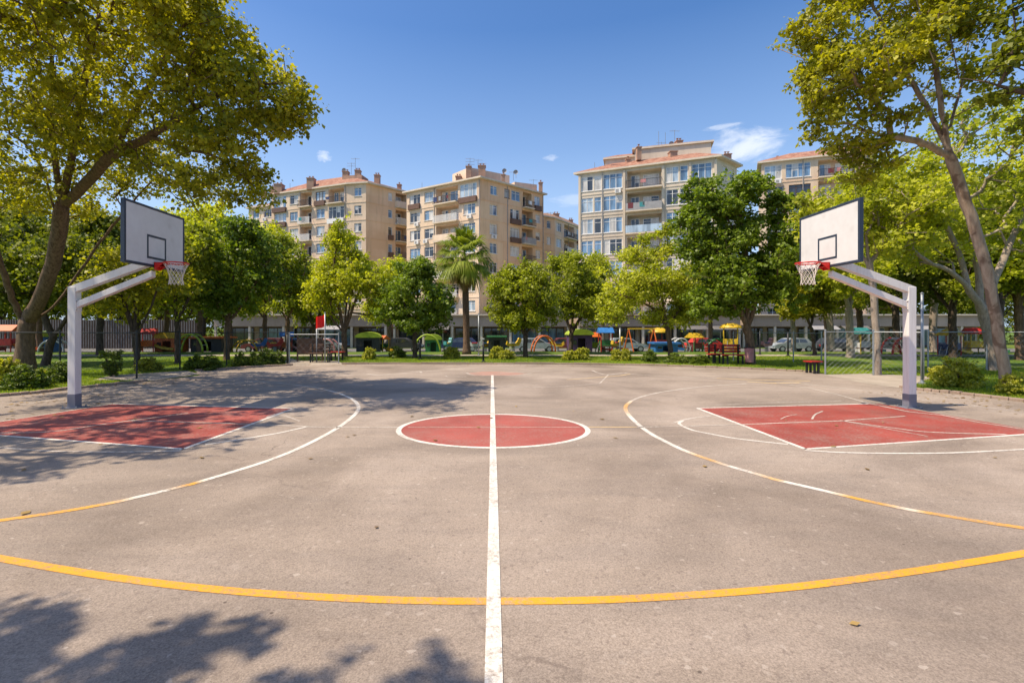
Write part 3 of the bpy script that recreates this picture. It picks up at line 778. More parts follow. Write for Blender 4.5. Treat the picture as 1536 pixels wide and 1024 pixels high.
# ------------------------------------------------------------------ basketball hoops
def hoop(side, label):
    """side -1: left one facing +x, +1: right one facing -x"""
    s = -side
    root = empty('basketball_hoop', (side * 8.75, 10.2, 0), 0 if side < 0 else math.pi, label, 'basketball hoop', 'basketball hoops')
    # local: +x towards the court
    m = MB().box(-0.08, -0.08, 0.29, 0.08, 0.08, 2.53); m.build('post', M['white_steel'], root, bevel=0.008)
    m = MB().box(-0.084, -0.084, 0.0, 0.084, 0.084, 0.30); m.build('post_sleeve', M['grey_sleeve'], root, bevel=0.006)
    bp = MB().box(-0.17, -0.15, 0.006, 0.17, 0.15, 0.022).build('base_plate', M['grey_sleeve'], root, bevel=0.004)
    for x in (-0.14, 0.14):
        for y in (-0.12, 0.12):
            mm = MB(); mm.lathe(x, y, [(0.0, 0.055), (0.014, 0.052), (0.018, 0.036), (0.018, 0.02)], 6); mm.build('bolt', M['bolt'], bp)
    d = Vector((1.69, 0, 0.62))
    up = Vector((0, 0, 0.165))
    m = MB(); m.obox((-0.08, -0.072, 2.365), d + Vector((0.0, 0, 0)), (0, 0.144, 0), up); m.build('arm', M['white_steel'], root, bevel=0.008)
    d2 = Vector((1.66, 0, 0.68)); m = MB(); m.obox((0.0, -0.062, 2.06), d2, (0, 0.124, 0), (0, 0, 0.13)); m.build('arm', M['white_steel'], root, bevel=0.008)
    m = MB().box(0.078, -0.078, 2.02, 0.092, 0.078, 2.26); m.build('joint_plate', M['white_steel'], root, bevel=0.003)
    for zz in (2.05, 2.23):
        for yy in (-0.068, 0.068): m = MB(); m.tube([(0.09, yy, zz), (0.104, yy, zz)], 0.011, 6); m.build('bolt', M['bolt'], root)
    # backboard
    X = 1.69
    bb = MB().box(X, -0.905, 2.945, X + 0.035, 0.905, 4.165).build('backboard', M['board_white'], root, bevel=0.004)
    fr = MB(); y0, y1, z0, z1, t = -0.91, 0.91, 2.94, 4.17, 0.05
    fr.box(X - 0.035, y0, z0 + t, X + 0.043, y0 + t, z1 - t); fr.box(X - 0.035, y1 - t, z0 + t, X + 0.043, y1, z1 - t)
    fr.box(X - 0.035, y0, z0, X + 0.043, y1, z0 + t); fr.box(X - 0.035, y0, z1 - t, X + 0.043, y1, z1)
    fr.build('board_frame', M['navy'], bb, bevel=0.006)
    sq = MB(); a, b, c, t = -0.29, 3.10, 3.59, 0.045; xf0, xf1 = X + 0.034, X + 0.0375
    sq.box(xf0, a, b + t, xf1, a + t, c - t); sq.box(xf0, -a - t, b + t, xf1, -a, c - t); sq.box(xf0, a, c - t, xf1, -a, c); sq.box(xf0, a, b, xf1, -a, b + t)
    sq.build('target_square', M['navy'], bb)
    st = MB()
    for zz in (3.05, 3.9): st.box(X - 0.03, -0.8, zz, X - 0.002, 0.8, zz + 0.05)
    for yy in (-0.45, 0.40): st.box(X - 0.028, yy, 3.1, X - 0.004, yy + 0.05, 3.9)
    st.box(X - 0.06, -0.13, 2.96, X - 0.031, 0.13, 3.4)
    st.build('stiffener', M['white_steel'], bb)
    # rim
    rx, rz, R = X + 0.44, 3.03, 0.23
    rim = MB(); ring_ = [(rx + R * math.cos(a), R * math.sin(a), rz) for a in [2 * math.pi * i / 36 for i in range(36)]]
    rim.tube(ring_, 0.014, 8, closed=True)
    rim_o = rim.build('rim', M['rim_red'], root, smooth=True)
    br = MB()
    xb = X + 0.044
    br.obox((xb, -0.10, rz - 0.15), (0.008, 0, 0), (0, 0.20, 0), (0, 0, 0.165))
    for yy in (-0.1, 0.092):
        i = len(br.v); q = -1 if yy < 0 else 1
        xe = rx - math.sqrt(R * R - 0.1 ** 2)
        br.v += [(xb, yy, rz + 0.012), (xe, yy, rz + 0.012), (xb, yy, rz - 0.15), (xe, yy, rz - 0.014), (xb, yy + 0.008, rz + 0.012), (xe, yy + 0.008, rz + 0.012), (xb, yy + 0.008, rz - 0.15), (xe, yy + 0.008, rz - 0.014)]
        for f in ((0, 1, 3, 2), (4, 6, 7, 5), (0, 2, 6, 4), (1, 5, 7, 3), (0, 4, 5, 1), (2, 3, 7, 6)): br.f.append(tuple(i + k for k in f))
    br.box(xb, -0.1, rz + 0.004, rx - R + 0.03, 0.1, rz + 0.014)
    br.box(xb + 0.01, -0.09, rz - 0.085, rx - R - 0.03, 0.09, rz - 0.078)
    br.build('rim_bracket', M['rim_red'], rim_o)
    net = MB(); cols = 12; rows = 7; hgt = 0.44
    prof = [0.228, 0.195, 0.165, 0.145, 0.128, 0.118, 0.125, 0.138]
    rng = random.Random(5 if side < 0 else 9)
    def np_(i, k):
        a = 2 * math.pi * (k + (0.5 if i % 2 else 0)) / cols
        r = prof[i] * (1 + rng.uniform(-0.03, 0.03))
        return (rx + r * math.cos(a), r * math.sin(a), rz - 0.012 - hgt * i / rows + rng.uniform(-0.006, 0.006))
    gp = [[np_(i, k) for k in range(cols)] for i in range(rows + 1)]
    for i in range(rows):
        for k in range(cols):
            o = 0 if i % 2 == 0 else 1
            net.tube([gp[i][k], gp[i + 1][k]], 0.0042, 4); net.tube([gp[i][k], gp[i + 1][(k - 1 + 2 * o) % cols]], 0.0042, 4)
            net.cbox(*gp[i + 1][k], 0.014, 0.014, 0.014) if i < rows - 1 else None
    net.build('net', M['net'], rim_o)
    return root
hoop(-1, 'basketball hoop in dappled shade, standing at the left red key')
hoop(1, 'brightly sunlit basketball hoop standing at the right red key')

# ------------------------------------------------------------------ trees
def ptree(px, py, ells, skel_px, n, per, spread, leaf, lm, bark, R0, seed, label, **kw):
    """tree whose base is seen at (px, py); ellipsoids (px, py, dY, half-width px, half-height px, depth m[, weight]); limbs [(px, py, dY)...]"""
    b = Vector(G(px, py)); Y = b.y
    def loc(x, y, dy): return tuple(Vector(P(x, y, Y + dy)) - b)
    E = []
    for e in ells:
        c = loc(*e[:3]); k = (Y + e[2]) / FP
        E.append((c[0], c[1], c[2], e[3] * k, e[5], e[4] * k) + ((e[6],) if len(e) > 6 else ()))
    sk = [[loc(*q) for q in l] for l in skel_px]
    sk[0][0] = (0, 0, -0.05)
    return tree('tree', tuple(b), sk, E, n, per, spread, leaf, LG[lm], M[bark], R0, seed, label, **kw)

# the large plane tree on the left
ptree(36, 562, [(60, 110, -4, 150, 130, 3.6, 1.5), (-60, 150, -5, 140, 150, 4.0, 0.9), (225, 90, -5, 125, 95, 3.0, 1.3), (345, 125, -5.2, 100, 95, 2.2, 1.1), (150, 200, -4.2, 110, 62, 2.4, 0.8),
                (412, 150, -5.2, 58, 62, 1.4, 0.36), (325, 225, -5.0, 85, 52, 1.8, 0.6), (300, 30, -6, 95, 60, 2.4, 0.7), (150, -60, -6.5, 240, 90, 3.6, 1.3), (20, 240, -3, 110, 60, 3.0, 0.6), (230, 250, -1.0, 110, 55, 2.5, 0.75), (375, 275, -4.0, 45, 42, 1.4, 0.22), (-150, 20, -6, 160, 160, 4, 0.7), (290, 280, -3.2, 60, 34, 1.6, 0.25), (452, 150, -5.2, 24, 22, 0.7, 0.06), (90, 300, -1, 110, 40, 2.4, 0.5)],
      [[(36, 562, 0), (38, 515, 0), (42, 478, 0)],
       [(42, 480, 0), (66, 440, -0.4), (86, 370, -1.0), (93, 310, -1.6), (84, 250, -2.4), (76, 190, -3.2), (84, 110, -4), (70, 40, -5)],
       [(92, 318, -1.5), (104, 250, -2.4), (118, 170, -3.4), (132, 90, -4.5), (150, 20, -5.5)],
       [(94, 308, -1.6), (130, 275, -2.3), (170, 228, -3.2), (225, 205, -4.0), (290, 165, -4.8), (350, 130, -5.2), (405, 125, -5.3)],
       [(225, 205, -4.0), (270, 222, -4.6), (330, 235, -5), (370, 265, -4.6)],
       [(170, 228, -3.2), (215, 150, -4.4), (250, 80, -5.2), (290, 20, -6)],
       [(46, 482, 0.1), (78, 465, 0.2), (108, 425, 0.1), (140, 375, 0.0), (165, 345, -0.2), (200, 300, -0.8), (240, 260, -1.2)],
       [(36, 486, 0), (22, 455, -0.3), (5, 410, -0.8), (-18, 340, -1.6), (-50, 250, -3), (-90, 160, -4.5), (-120, 60, -5.5)],
       [(90, 340, -1.3), (60, 240, -2.2), (20, 200, -3.2), (-20, 190, -4)]],
      3300, 31, 0.27, 0.120, 'plane_bright', 'bark_brown', 0.34, 11, 'huge spreading plane tree with thick forked trunk behind the left hoop', lobes=34, lobe_r=0.27, bf=0.25, flare=2.3, expo=1.85, use_frac=0.5)

# tree outside the picture whose crown shades the left key
tree('tree', (-15.4, 6.2, 0), [[(0, 0, 0), (0.2, 0.1, 2), (0.3, 0.2, 3.4)], [(0.3, 0.2, 3.4), (1.8, 0.6, 5.6), (4.0, 1, 7.5)], [(0.3, 0.2, 3.4), (-0.6, 0.5, 6), (-1, 0.4, 8)], [(1.0, 0.4, 4.6), (3.0, -0.8, 6.6), (5.4, -1.0, 8)]],
     [(3.2, 0.8, 8.0, 2.4, 2.3, 1.3, 1.5), (5.6, 1.4, 8.2, 1.5, 1.7, 0.8, .6), (5.6, -0.9, 8.0, 1.5, 1.4, 0.8, .55), (4.2, -1.8, 7.6, 1.5, 1.0, 0.7, .35), (0, 0, 8, 2, 2, 1.6, .6), (4.6, 4.2, 8.6, 1.9, 1.9, 1.0, .9), (6.4, 4.8, 8.6, 1.2, 1.5, .7, .45)], 470, 24, 0.30, 0.16, LG['plane'], M['bark_brown'], 0.26, 21, 'plane tree at the kerb left of the left hoop, shading the left red key', lobes=15, lobe_r=0.30, use_frac=0.8)
tree('tree', (-14.08, 0.33, 0), [[(0, 0, 0), (0.6, 0.1, 2), (1.4, 0.3, 3.6)], [(1.4, 0.3, 3.6), (4.0, 0.5, 5.2), (7.2, 0.5, 6.3), (9.4, 0.3, 6.6)], [(1.4, 0.3, 3.6), (2.2, -1.5, 6), (3, -2.6, 7.5)], [(4.0, 0.5, 5.2), (6.5, -1.2, 6.3)]],
     [(6.7, 0.55, 6.5, 1.7, 1.45, 0.5, 1.0), (8.1, 0.5, 6.5, 1.4, 1.2, 0.4, 1.0), (9.6, 0.15, 6.6, 1.1, 1.0, 0.35, .9), (7.4, -1.0, 6.6, 2.2, 1.2, 0.6, .7), (4.2, -0.6, 6.8, 2.4, 1.6, 1.0, .6)], 820, 54, 0.18, 0.12, LG['plane'], M['bark_plane'], 0.22, 22, 'plane tree leaning out over the court, shading its near left corner', lobes=16, lobe_r=0.32, use_frac=0.9)

# the leaning plane tree on the right
ptree(1513, 590, [(1330, 80, -0.2, 90, 80, 2.2, 1.3), (1262, 120, -0.5, 62, 70, 1.6, 0.9), (1400, 40, 0, 90, 75, 2.2, 1.2), (1290, 200, 0.2, 72, 42, 1.5, 0.6), (1228, 60, -0.4, 32, 45, 1.2, 0.3), (1230, 185, -0.3, 30, 26, 0.9, 0.16), (1350, -60, -0.5, 160, 75, 2.6, 1.4), (1440, 120, 0.5, 42, 45, 1.3, 0.3), (1300, 250, 0.6, 45, 25, 1.0, 0.18), (1213, 120, -0.4, 24, 16, 0.6, 0.08), (1205, 40, -0.4, 22, 30, 0.6, 0.1)],
      [[(1513, 590, 0), (1502, 530, 0), (1488, 440, 0), (1466, 350, 0), (1440, 280, 0), (1424, 232, 0), (1418, 200, 0)],
       [(1419, 205, 0), (1410, 150, 0), (1402, 90, 0.1), (1385, 20, 0.2), (1370, -50, 0.2)],
       [(1422, 225, 0), (1398, 175, 0.2), (1372, 130, 0.3), (1340, 70, 0.2), (1310, 10, 0)],
       [(1424, 235, 0), (1390, 215, -0.1), (1350, 207, -0.2), (1310, 200, 0), (1270, 185, -0.2)],
       [(1345, 72, 0.2), (1290, 60, -0.2), (1245, 50, -0.4)],
       [(1372, 130, 0.3), (1330, 125, -0.1), (1280, 120, -0.4), (1235, 118, -0.4)],
       [(1420, 200, 0), (1440, 140, 0.3), (1450, 80, 0.4), (1460, 20, 0.3)]],
      1500, 28, 0.21, 0.115, 'plane', 'bark_plane', 0.162, 31, 'tall leaning plane tree with pale mottled trunk at the right edge of the court', lobes=22, lobe_r=0.30, flare=1.35, expo=2.1, use_frac=0.6)
# dark overhanging tree, top right corner
tree('tree', (12.6, 8.3, 0), [[(0, 0, 0), (0.1, 0.2, 2.5), (0.0, 0.4, 4.6)], [(0, 0.4, 4.6), (-0.6, 1.2, 5.8), (-1.6, 1.8, 6.6), (-2.6, 2.1, 7.0)], [(0, 0.4, 4.6), (0.2, 0.8, 7), (-0.6, 1.4, 9)], [(0, 0.4, 4.6), (1.5, 0.5, 7)]],
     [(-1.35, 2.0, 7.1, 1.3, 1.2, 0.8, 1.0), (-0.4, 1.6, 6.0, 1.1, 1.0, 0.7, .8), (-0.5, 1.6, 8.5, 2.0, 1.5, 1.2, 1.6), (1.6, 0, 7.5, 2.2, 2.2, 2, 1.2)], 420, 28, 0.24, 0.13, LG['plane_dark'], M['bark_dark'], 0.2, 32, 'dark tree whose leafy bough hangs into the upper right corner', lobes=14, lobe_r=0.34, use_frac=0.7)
# second plane tree, right, with open limbs
ptree(1492, 556, [(1460, 235, 0.5, 110, 70, 3.0, 1.3), (1370, 290, 0, 80, 65, 2.4, 1.0), (1520, 330, 1.0, 80, 85, 2.5, 0.9), (1400, 370, 0.6, 75, 50, 2.0, 0.55), (1330, 345, 0, 50, 50, 1.6, 0.35), (1480, 180, 1.0, 60, 30, 1.5, 0.3), (1590, 230, 1, 90, 90, 3, .8)],
      [[(1492, 556, 0), (1488, 515, 0), (1476, 468, 0)],
       [(1476, 468, 0), (1452, 430, -0.2), (1420, 402, -0.4), (1385, 392, -0.5), (1350, 350, -0.6), (1320, 310, -0.6)],
       [(1470, 455, 0), (1468, 400, 0.2), (1455, 340, 0.4), (1440, 280, 0.5), (1430, 220, 0.6)],
       [(1478, 462, 0), (1496, 410, 0.4), (1520, 350, 0.8), (1560, 270, 1.0)],
       [(1452, 430, -0.2), (1440, 380, 0.3), (1410, 320, 0.2)]],
      900, 34, 0.33, 0.16, 'yellow', 'bark_pale', 0.27, 33, 'broad yellow-green tree with open crooked limbs behind the leaning plane', lobes=18, lobe_r=0.33, use_frac=0.6)
# slender grey trunk right of the right hoop's board
ptree(1316, 562, [(1310, 330, 0.3, 90, 70, 2.2, 1.2), (1255, 310, 0.4, 55, 50, 1.6, 0.5), (1365, 330, 0.5, 50, 60, 1.6, 0.4), (1300, 265, 0.6, 70, 35, 1.6, 0.4)],
      [[(1316, 562, 0), (1315, 500, 0), (1310, 440, 0), (1304, 400, 0.1), (1300, 350, 0.2)], [(1304, 395, 0.1), (1340, 350, 0.3), (1365, 320, 0.5)], [(1304, 400, 0.1), (1270, 350, 0.3), (1250, 310, 0.3)]],
      560, 32, 0.30, 0.15, 'yellow', 'bark_pale', 0.15, 34, 'slender straight tree with ringed pale trunk right behind the wire fence', lobes=16, lobe_r=0.34, use_frac=0.5, flare=1.3)

MID = 'trees along the lawn behind the court'
ptree(340, 540, [(352, 400, 0, 70, 72, 2.4, 1.5), (330, 450, 0, 66, 38, 2.2, 0.8), (365, 345, 0, 40, 26, 1.4, 0.35), (300, 420, 0, 36, 40, 1.5, 0.3)],
      [[(340, 540, 0), (341, 505, 0), (342, 480, 0)], [(342, 482, 0), (350, 420, 0), (358, 350, 0)], [(342, 482, 0), (322, 450, 0), (300, 410, 0)], [(342, 484, 0), (375, 440, 0), (395, 400, 0)]],
      760, 34, 0.34, 0.17, 'dark', 'bark_brown', 0.19, 41, 'round dark maple with a low crown, first tree right of the left hoop net', group=MID, use_frac=0.5, lobes=18)
ptree(517, 535, [(520, 420, 0, 58, 60, 2.2, 1.3), (520, 365, 0, 30, 34, 1.3, 0.45), (482, 440, 0, 34, 45, 1.6, 0.45), (560, 435, 0, 30, 42, 1.6, 0.45)],
      [[(517, 535, 0), (517, 515, 0), (516, 500, 0)], [(516, 500, 0), (506, 450, 0), (500, 400, 0), (505, 370, 0)], [(516, 500, 0), (522, 430, 0), (525, 350, 0)], [(516, 500, 0), (534, 450, 0), (548, 410, 0)], [(516, 500, 0), (495, 475, 0), (478, 440, 0)], [(516, 502, 0), (528, 440, 0), (536, 380, 0)]],
      800, 28, 0.31, 0.145, 'lime', 'bark_brown', 0.21, 42, 'airy lime-green tree with fanning stems behind the red flag', group=MID, use_frac=0.6, lobes=16)
ptree(622, 537, [(625, 448, 0, 54, 50, 2.1, 1.5), (624, 482, 0, 52, 18, 1.9, 0.5), (628, 405, 0, 34, 24, 1.4, 0.5), (590, 468, 0, 26, 26, 1.3, 0.3), (660, 462, 0, 26, 28, 1.3, 0.3)],
      [[(622, 537, 0), (622, 515, 0), (622, 503, 0)], [(622, 503, 0), (612, 470, 0), (600, 440, 0)], [(622, 503, 0), (626, 450, 0), (628, 400, 0)], [(622, 503, 0), (640, 470, 0), (655, 445, 0)]],
      780, 34, 0.30, 0.145, 'dark', 'bark_dark', 0.16, 43, 'compact round green tree just left of the palm', group=MID, use_frac=0.5, lobes=18)
ptree(788, 536, [(783, 448, 0, 58, 52, 2.2, 1.5), (780, 480, 0, 48, 20, 1.9, 0.5), (800, 408, 0, 30, 22, 1.3, 0.35), (755, 425, 0, 26, 24, 1.3, 0.3), (815, 460, 0, 28, 30, 1.4, 0.35)],
      [[(788, 536, 0), (788, 515, 0), (788, 503, 0)], [(788, 503, 0), (770, 470, 0), (755, 440, 0)], [(788, 503, 0), (786, 450, 0), (790, 400, 0)], [(788, 503, 0), (806, 470, 0), (820, 445, 0)]],
      820, 34, 0.30, 0.145, 'mid', 'bark_dark', 0.17, 44, 'compact round green tree just right of the palm', group=MID, use_frac=0.5, lobes=20)
ptree(856, 530, [(862, 440, 0, 56, 50, 2.5, 1.3), (850, 400, 0, 34, 26, 1.8, 0.5), (895, 460, 0, 30, 30, 1.6, 0.3)],
      [[(856, 530, 0), (857, 512, 0), (857, 500, 0)], [(857, 500, 0), (845, 465, 0), (835, 440, 0)], [(857, 500, 0), (862, 450, 0), (860, 400, 0)], [(857, 500, 0), (875, 470, 0), (895, 450, 0)]],
      620, 32, 0.34, 0.16, 'mid', 'bark_dark', 0.19, 45, 'olive-green tree with dark trunk set back between the round tree and the maple', group=MID, use_frac=0.5, lobes=18)
ptree(1006, 539, [(985, 425, 0, 70, 38, 2.6, 1.3), (975, 375, 0, 44, 30, 1.8, 0.5), (935, 450, 0, 44, 34, 1.8, 0.55), (915, 478, -0.3, 26, 12, 1.2, 0.12), (1040, 455, 0, 44, 34, 1.8, 0.5), (1000, 475, -0.3, 66, 16, 1.8, 0.4), (1000, 350, 0, 22, 14, 1.0, 0.12)],
      [[(1006, 539, 0), (1005, 515, 0), (1000, 492, 0)], [(1000, 492, 0), (985, 465, 0), (955, 448, 0), (920, 440, 0)], [(1000, 490, 0), (992, 440, 0), (985, 380, 0)], [(1002, 495, 0), (1020, 460, 0), (1045, 430, 0)], [(985, 465, 0), (960, 470, -0.4), (915, 478, -0.5)]],
      800, 28, 0.32, 0.145, 'yellow', 'bark_brown', 0.17, 46, 'wide yellow-green maple with tiered boughs and a leaning trunk', group=MID, use_frac=0.65, lobes=18, lobe_r=0.3)
ptree(1126, 546, [(1110, 390, 0, 82, 80, 2.6, 1.6), (1110, 300, 0, 56, 48, 2.0, 0.9), (1165, 400, 0, 44, 80, 2.0, 0.8), (1045, 300, 0, 28, 38, 1.2, 0.3), (1080, 450, 0, 60, 34, 2.0, 0.6), (1040, 350, 0, 26, 50, 1.4, 0.3), (1170, 310, 0, 30, 30, 1.2, 0.25)],
      [[(1126, 546, 0), (1125, 515, 0), (1121, 492, 0)], [(1121, 492, 0), (1104, 450, 0), (1085, 400, 0), (1060, 330, 0)], [(1121, 492, 0), (1122, 420, 0), (1112, 330, 0), (1105, 280, 0)], [(1121, 494, 0), (1138, 440, 0), (1160, 380, 0)]],
      1150, 36, 0.32, 0.17, 'dark', 'bark_brown', 0.25, 47, 'large dense dark green tree in front of the grey-beige apartment block', group=MID, use_frac=0.45, lobes=26, lobe_r=0.3)
ptree(1222, 533, [(1215, 440, 0, 50, 42, 2.0, 1.0), (1195, 460, 0, 26, 24, 1.2, 0.3)],
      [[(1222, 533, 0), (1220, 510, 0), (1216, 490, 0)], [(1216, 490, 0), (1205, 460, 0), (1190, 440, 0)], [(1216, 490, 0), (1225, 450, 0), (1230, 420, 0)]],
      420, 30, 0.34, 0.17, 'plane', 'bark_dark', 0.14, 48, 'small dark-stemmed tree below the right hoop net', group=MID, use_frac=0.6)
ptree(1247, 524, [(1245, 425, 0, 45, 45, 2.4, 1.0), (1275, 450, 0, 30, 30, 1.6, 0.4)],
      [[(1247, 524, 0), (1246, 495, 0), (1243, 470, 0)], [(1243, 470, 0), (1225, 440, 0), (1210, 400, 0)], [(1243, 470, 0), (1245, 430, 0), (1240, 385, 0)], [(1243, 472, 0), (1265, 440, 0), (1285, 400, 0)], [(1243, 472, 0), (1256, 430, 0), (1262, 395, 0)]],
      260, 24, 0.4, 0.19, 'yellow', 'bark_pale', 0.3, 49, 'sparse pale tree with bare fanning boughs under the right hoop arms', group=MID, use_frac=0.9)
# left group behind the big plane
ptree(207, 556, [(225, 400, 0.5, 70, 62, 2.3, 1.0), (180, 440, 0, 50, 50, 2.0, 0.6)],
      [[(204, 556, 0), (204, 520, 0), (202, 505, 0)], [(202, 505, 0), (192, 470, 0), (180, 430, 0)], [(202, 505, 0), (203, 450, 0), (210, 400, 0)], [(203, 507, 0), (222, 470, 0), (238, 430, 0), (250, 390, 0)]],
      460, 28, 0.33, 0.16, 'plane', 'bark_dark', 0.14, 51, 'slim dark three-stemmed tree right of the left hoop post', use_frac=0.6)
ptree(266, 546, [(262, 420, 0, 50, 60, 2.0, 1.0), (285, 370, 0, 36, 40, 1.6, 0.4)],
      [[(266, 546, 0), (266, 510, 0), (265, 480, 0)], [(265, 480, 0), (262, 440, 0), (268, 380, 0)], [(265, 482, 0), (282, 450, 0), (295, 420, 0)]],
      430, 28, 0.35, 0.17, 'mid', 'bark_dark', 0.15, 52, 'dark thin-trunked tree beneath the left hoop net', use_frac=0.6)
ptree(68, 548, [(95, 420, 0, 100, 68, 2.8, 1.0), (20, 400, 0, 90, 70, 2.6, 0.9)],
      [[(68, 548, 0), (74, 515, 0), (90, 492, 0)], [(90, 492, 0), (120, 450, 0), (140, 410, 0)], [(78, 505, 0), (60, 460, 0), (40, 400, 0)]],
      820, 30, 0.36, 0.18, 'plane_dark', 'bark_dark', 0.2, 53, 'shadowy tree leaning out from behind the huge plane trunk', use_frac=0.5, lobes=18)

# further trees: a few kinds, then copies
def proto(nm, E, sk, n, per, spread, leaf, lm, bark, R0, seed):
    r = tree('tree', (0, 0, 0), sk, E, n, per, spread, leaf, LG[lm], M[bark], R0, seed, 'x', group='background trees', use_frac=0.5, lobes=18)
    return r
SK = [[(0, 0, -0.05), (0.05, 0, 1.2), (0.0, 0.05, 2.2)], [(0, 0.05, 2.2), (-0.9, 0.2, 3.8), (-1.6, 0.3, 5.4)], [(0, 0.05, 2.2), (0.2, -0.3, 4.2), (0.1, -0.2, 6.4)], [(0, 0.05, 2.2), (1.1, 0.2, 3.6), (1.9, 0.1, 4.8)]]
K1 = proto('a', [(0, 0, 5.0, 2.8, 2.6, 2.4, 1.5), (-0.6, 0, 3.4, 2.4, 2.3, 1.2, .6), (0.6, 0, 7.0, 1.5, 1.5, 1.3, .4)], SK, 620, 30, 0.42, 0.2, 'mid', 'bark_brown', 0.2, 61)
K2 = proto('b', [(0, 0, 5.4, 2.6, 2.6, 2.8, 1.5), (1.0, 0, 3.6, 2.0, 2.0, 1.3, .5), (-0.8, 0, 7.4, 1.4, 1.4, 1.4, .4)], SK, 560, 28, 0.42, 0.2, 'lime', 'bark_brown', 0.19, 62)
K3 = proto('c', [(0, 0, 4.8, 3.0, 2.8, 2.4, 1.5), (0.4, 0, 6.8, 1.8, 1.8, 1.3, .5)], SK, 640, 30, 0.42, 0.2, 'plane_dark', 'bark_dark', 0.22, 63)
K4 = proto('d', [(0, 0, 5.0, 3.2, 2.8, 2.2, 1.5), (-1.4, 0, 3.6, 1.8, 1.8, 1.2, .5), (1.0, 0, 6.8, 1.6, 1.6, 1.2, .4)], SK, 560, 28, 0.44, 0.2, 'yellow', 'bark_pale', 0.2, 64)
def bgt(k, px, Y, s, label, rz=None, first=False):
    loc = ((px - CX) * Y / FP, Y, ground_z(Y)); rz = (px * 0.37) % 6.28 if rz is None else rz
    if first: k.location = loc; k.rotation_euler = (0, 0, rz); k.scale = (s, s, s); k['label'] = label; return k
    return copy_tree(k, loc, rz, s, label)
bgt(K1, 432, 34, 1.02, 'green tree beyond the low hedge, between dark maple and red flag', first=True)
bgt(K2, 398, 39, 1.18, 'lime tree rising over the dark maple, in front of the reddish block', first=True)
bgt(K3, 205, 33, 1.2, 'dark tree deep behind the left hoop arms', first=True)
bgt(K4, 1190, 38, 1.15, 'yellowish tree behind the large dense dark tree', first=True)
bgt(K2, 300, 34, 1.25, 'bright lime tree behind the left hoop net')
bgt(K3, 150, 29, 1.1, 'dark tree visible between left hoop post and arms')
bgt(K1, 110, 38, 1.3, 'green tree behind the left hoop post')
bgt(K3, -10, 27, 1.15, 'dark tree at the far left edge behind the hedge')
bgt(K1, 60, 34, 1.3, 'mid-green tree filling the gap behind the huge plane trunk')
bgt(K2, 250, 42, 1.45, 'tall lime tree far behind the left backboard')
bgt(K1, 345, 46, 1.45, 'tall green tree behind the dark maple')
bgt(K4, 905, 37, 0.98, 'yellow-green tree behind the olive tree and the maple')
bgt(K1, 1065, 36, 1.05, 'green tree showing between maple and dense dark tree')
bgt(K4, 1275, 27, 1.22, 'yellow tree behind the right backboard arms')
bgt(K1, 1290, 40, 1.5, 'tall green tree behind the right backboard')
bgt(K3, 1345, 32, 1.2, 'dark tree behind the right hoop post')
bgt(K2, 1240, 44, 1.55, 'tall lime tree between the backboard and far right block')
bgt(K3, 1430, 27, 1.15, 'dark tree between right hoop post and broad yellow tree')
bgt(K4, 1400, 36, 1.6, 'tall yellow tree beyond the right hoop post')
bgt(K1, 1530, 25, 1.25, 'green tree at the far right edge behind the leaning trunk')
bgt(K3, 1500, 33, 1.5, 'dark tall tree behind the broad yellow tree')
bgt(K1, 470, 44, 0.95, 'green tree behind the airy lime tree, on its left')
bgt(K2, 585, 42, 0.95, 'lime tree peeping between flag tree and round tree')

FAR = 'distant trees beyond the street'
for i_, (k_, px_, Y_, s_, t_) in enumerate([(K3, -60, 62, 1.5, 'far dark tree at the outermost left beyond the slatted wall'), (K1, 0, 64, 1.6, 'far green tree beyond the slatted wall behind the huge plane'), (K3, 55, 61, 1.5, 'far dark tree beyond the slatted wall, left of the left hoop post'),
        (K1, 120, 63, 1.6, 'far green tree beyond the slatted wall behind the left hoop post'), (K3, 180, 61, 1.5, 'far dark tree beyond the slatted wall under the hoop arms'), (K1, 240, 63, 1.6, 'far green tree beyond the slatted wall behind the thin dark trunk'),
        (K3, 305, 62, 1.5, 'far dark tree beyond the slatted wall left of the dark maple'), (K1, 375, 64, 1.3, 'far green tree beyond the slatted wall right of the dark maple'),
        (K3, 1235, 72, 1.6, 'far dark tree above the shops behind the sparse pale tree'), (K1, 1300, 73, 1.7, 'far green tree above the shops behind the slender pale trunk'), (K3, 1365, 72, 1.6, 'far dark tree above the shops behind the right hoop post'),
        (K1, 1430, 73, 1.7, 'far green tree above the shops right of the hoop post'), (K3, 1500, 72, 1.6, 'far dark tree above the shops behind the leaning plane'), (K1, 1570, 73, 1.7, 'far green tree above the shops at the outermost right')]):
    bgt(k_, px_, Y_, s_, t_)['group'] = FAR

def woodland(x0, x1, y, n, seed, label):
    r = np.random.default_rng(seed); x = r.uniform(x0, x1, n)
    top = 6.5 + 2.2 * np.sin(x * 0.31) + 1.3 * np.sin(x * 0.83 + 1) + 0.8 * np.sin(x * 2.1)
    z = -0.9 + (top + 0.9) * r.random(n) ** 0.8; yy = y + r.normal(size=n) * 1.5
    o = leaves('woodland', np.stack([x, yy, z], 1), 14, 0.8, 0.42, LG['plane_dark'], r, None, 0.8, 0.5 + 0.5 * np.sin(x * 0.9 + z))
    tag(o, label, 'woodland', kind='stuff')
woodland(-130, -36, 70, 2600, 3, 'dense dark belt of trees far behind the slatted wall on the left')
woodland(34, 130, 80, 2400, 4, 'dense dark belt of trees far behind the shops on the right')

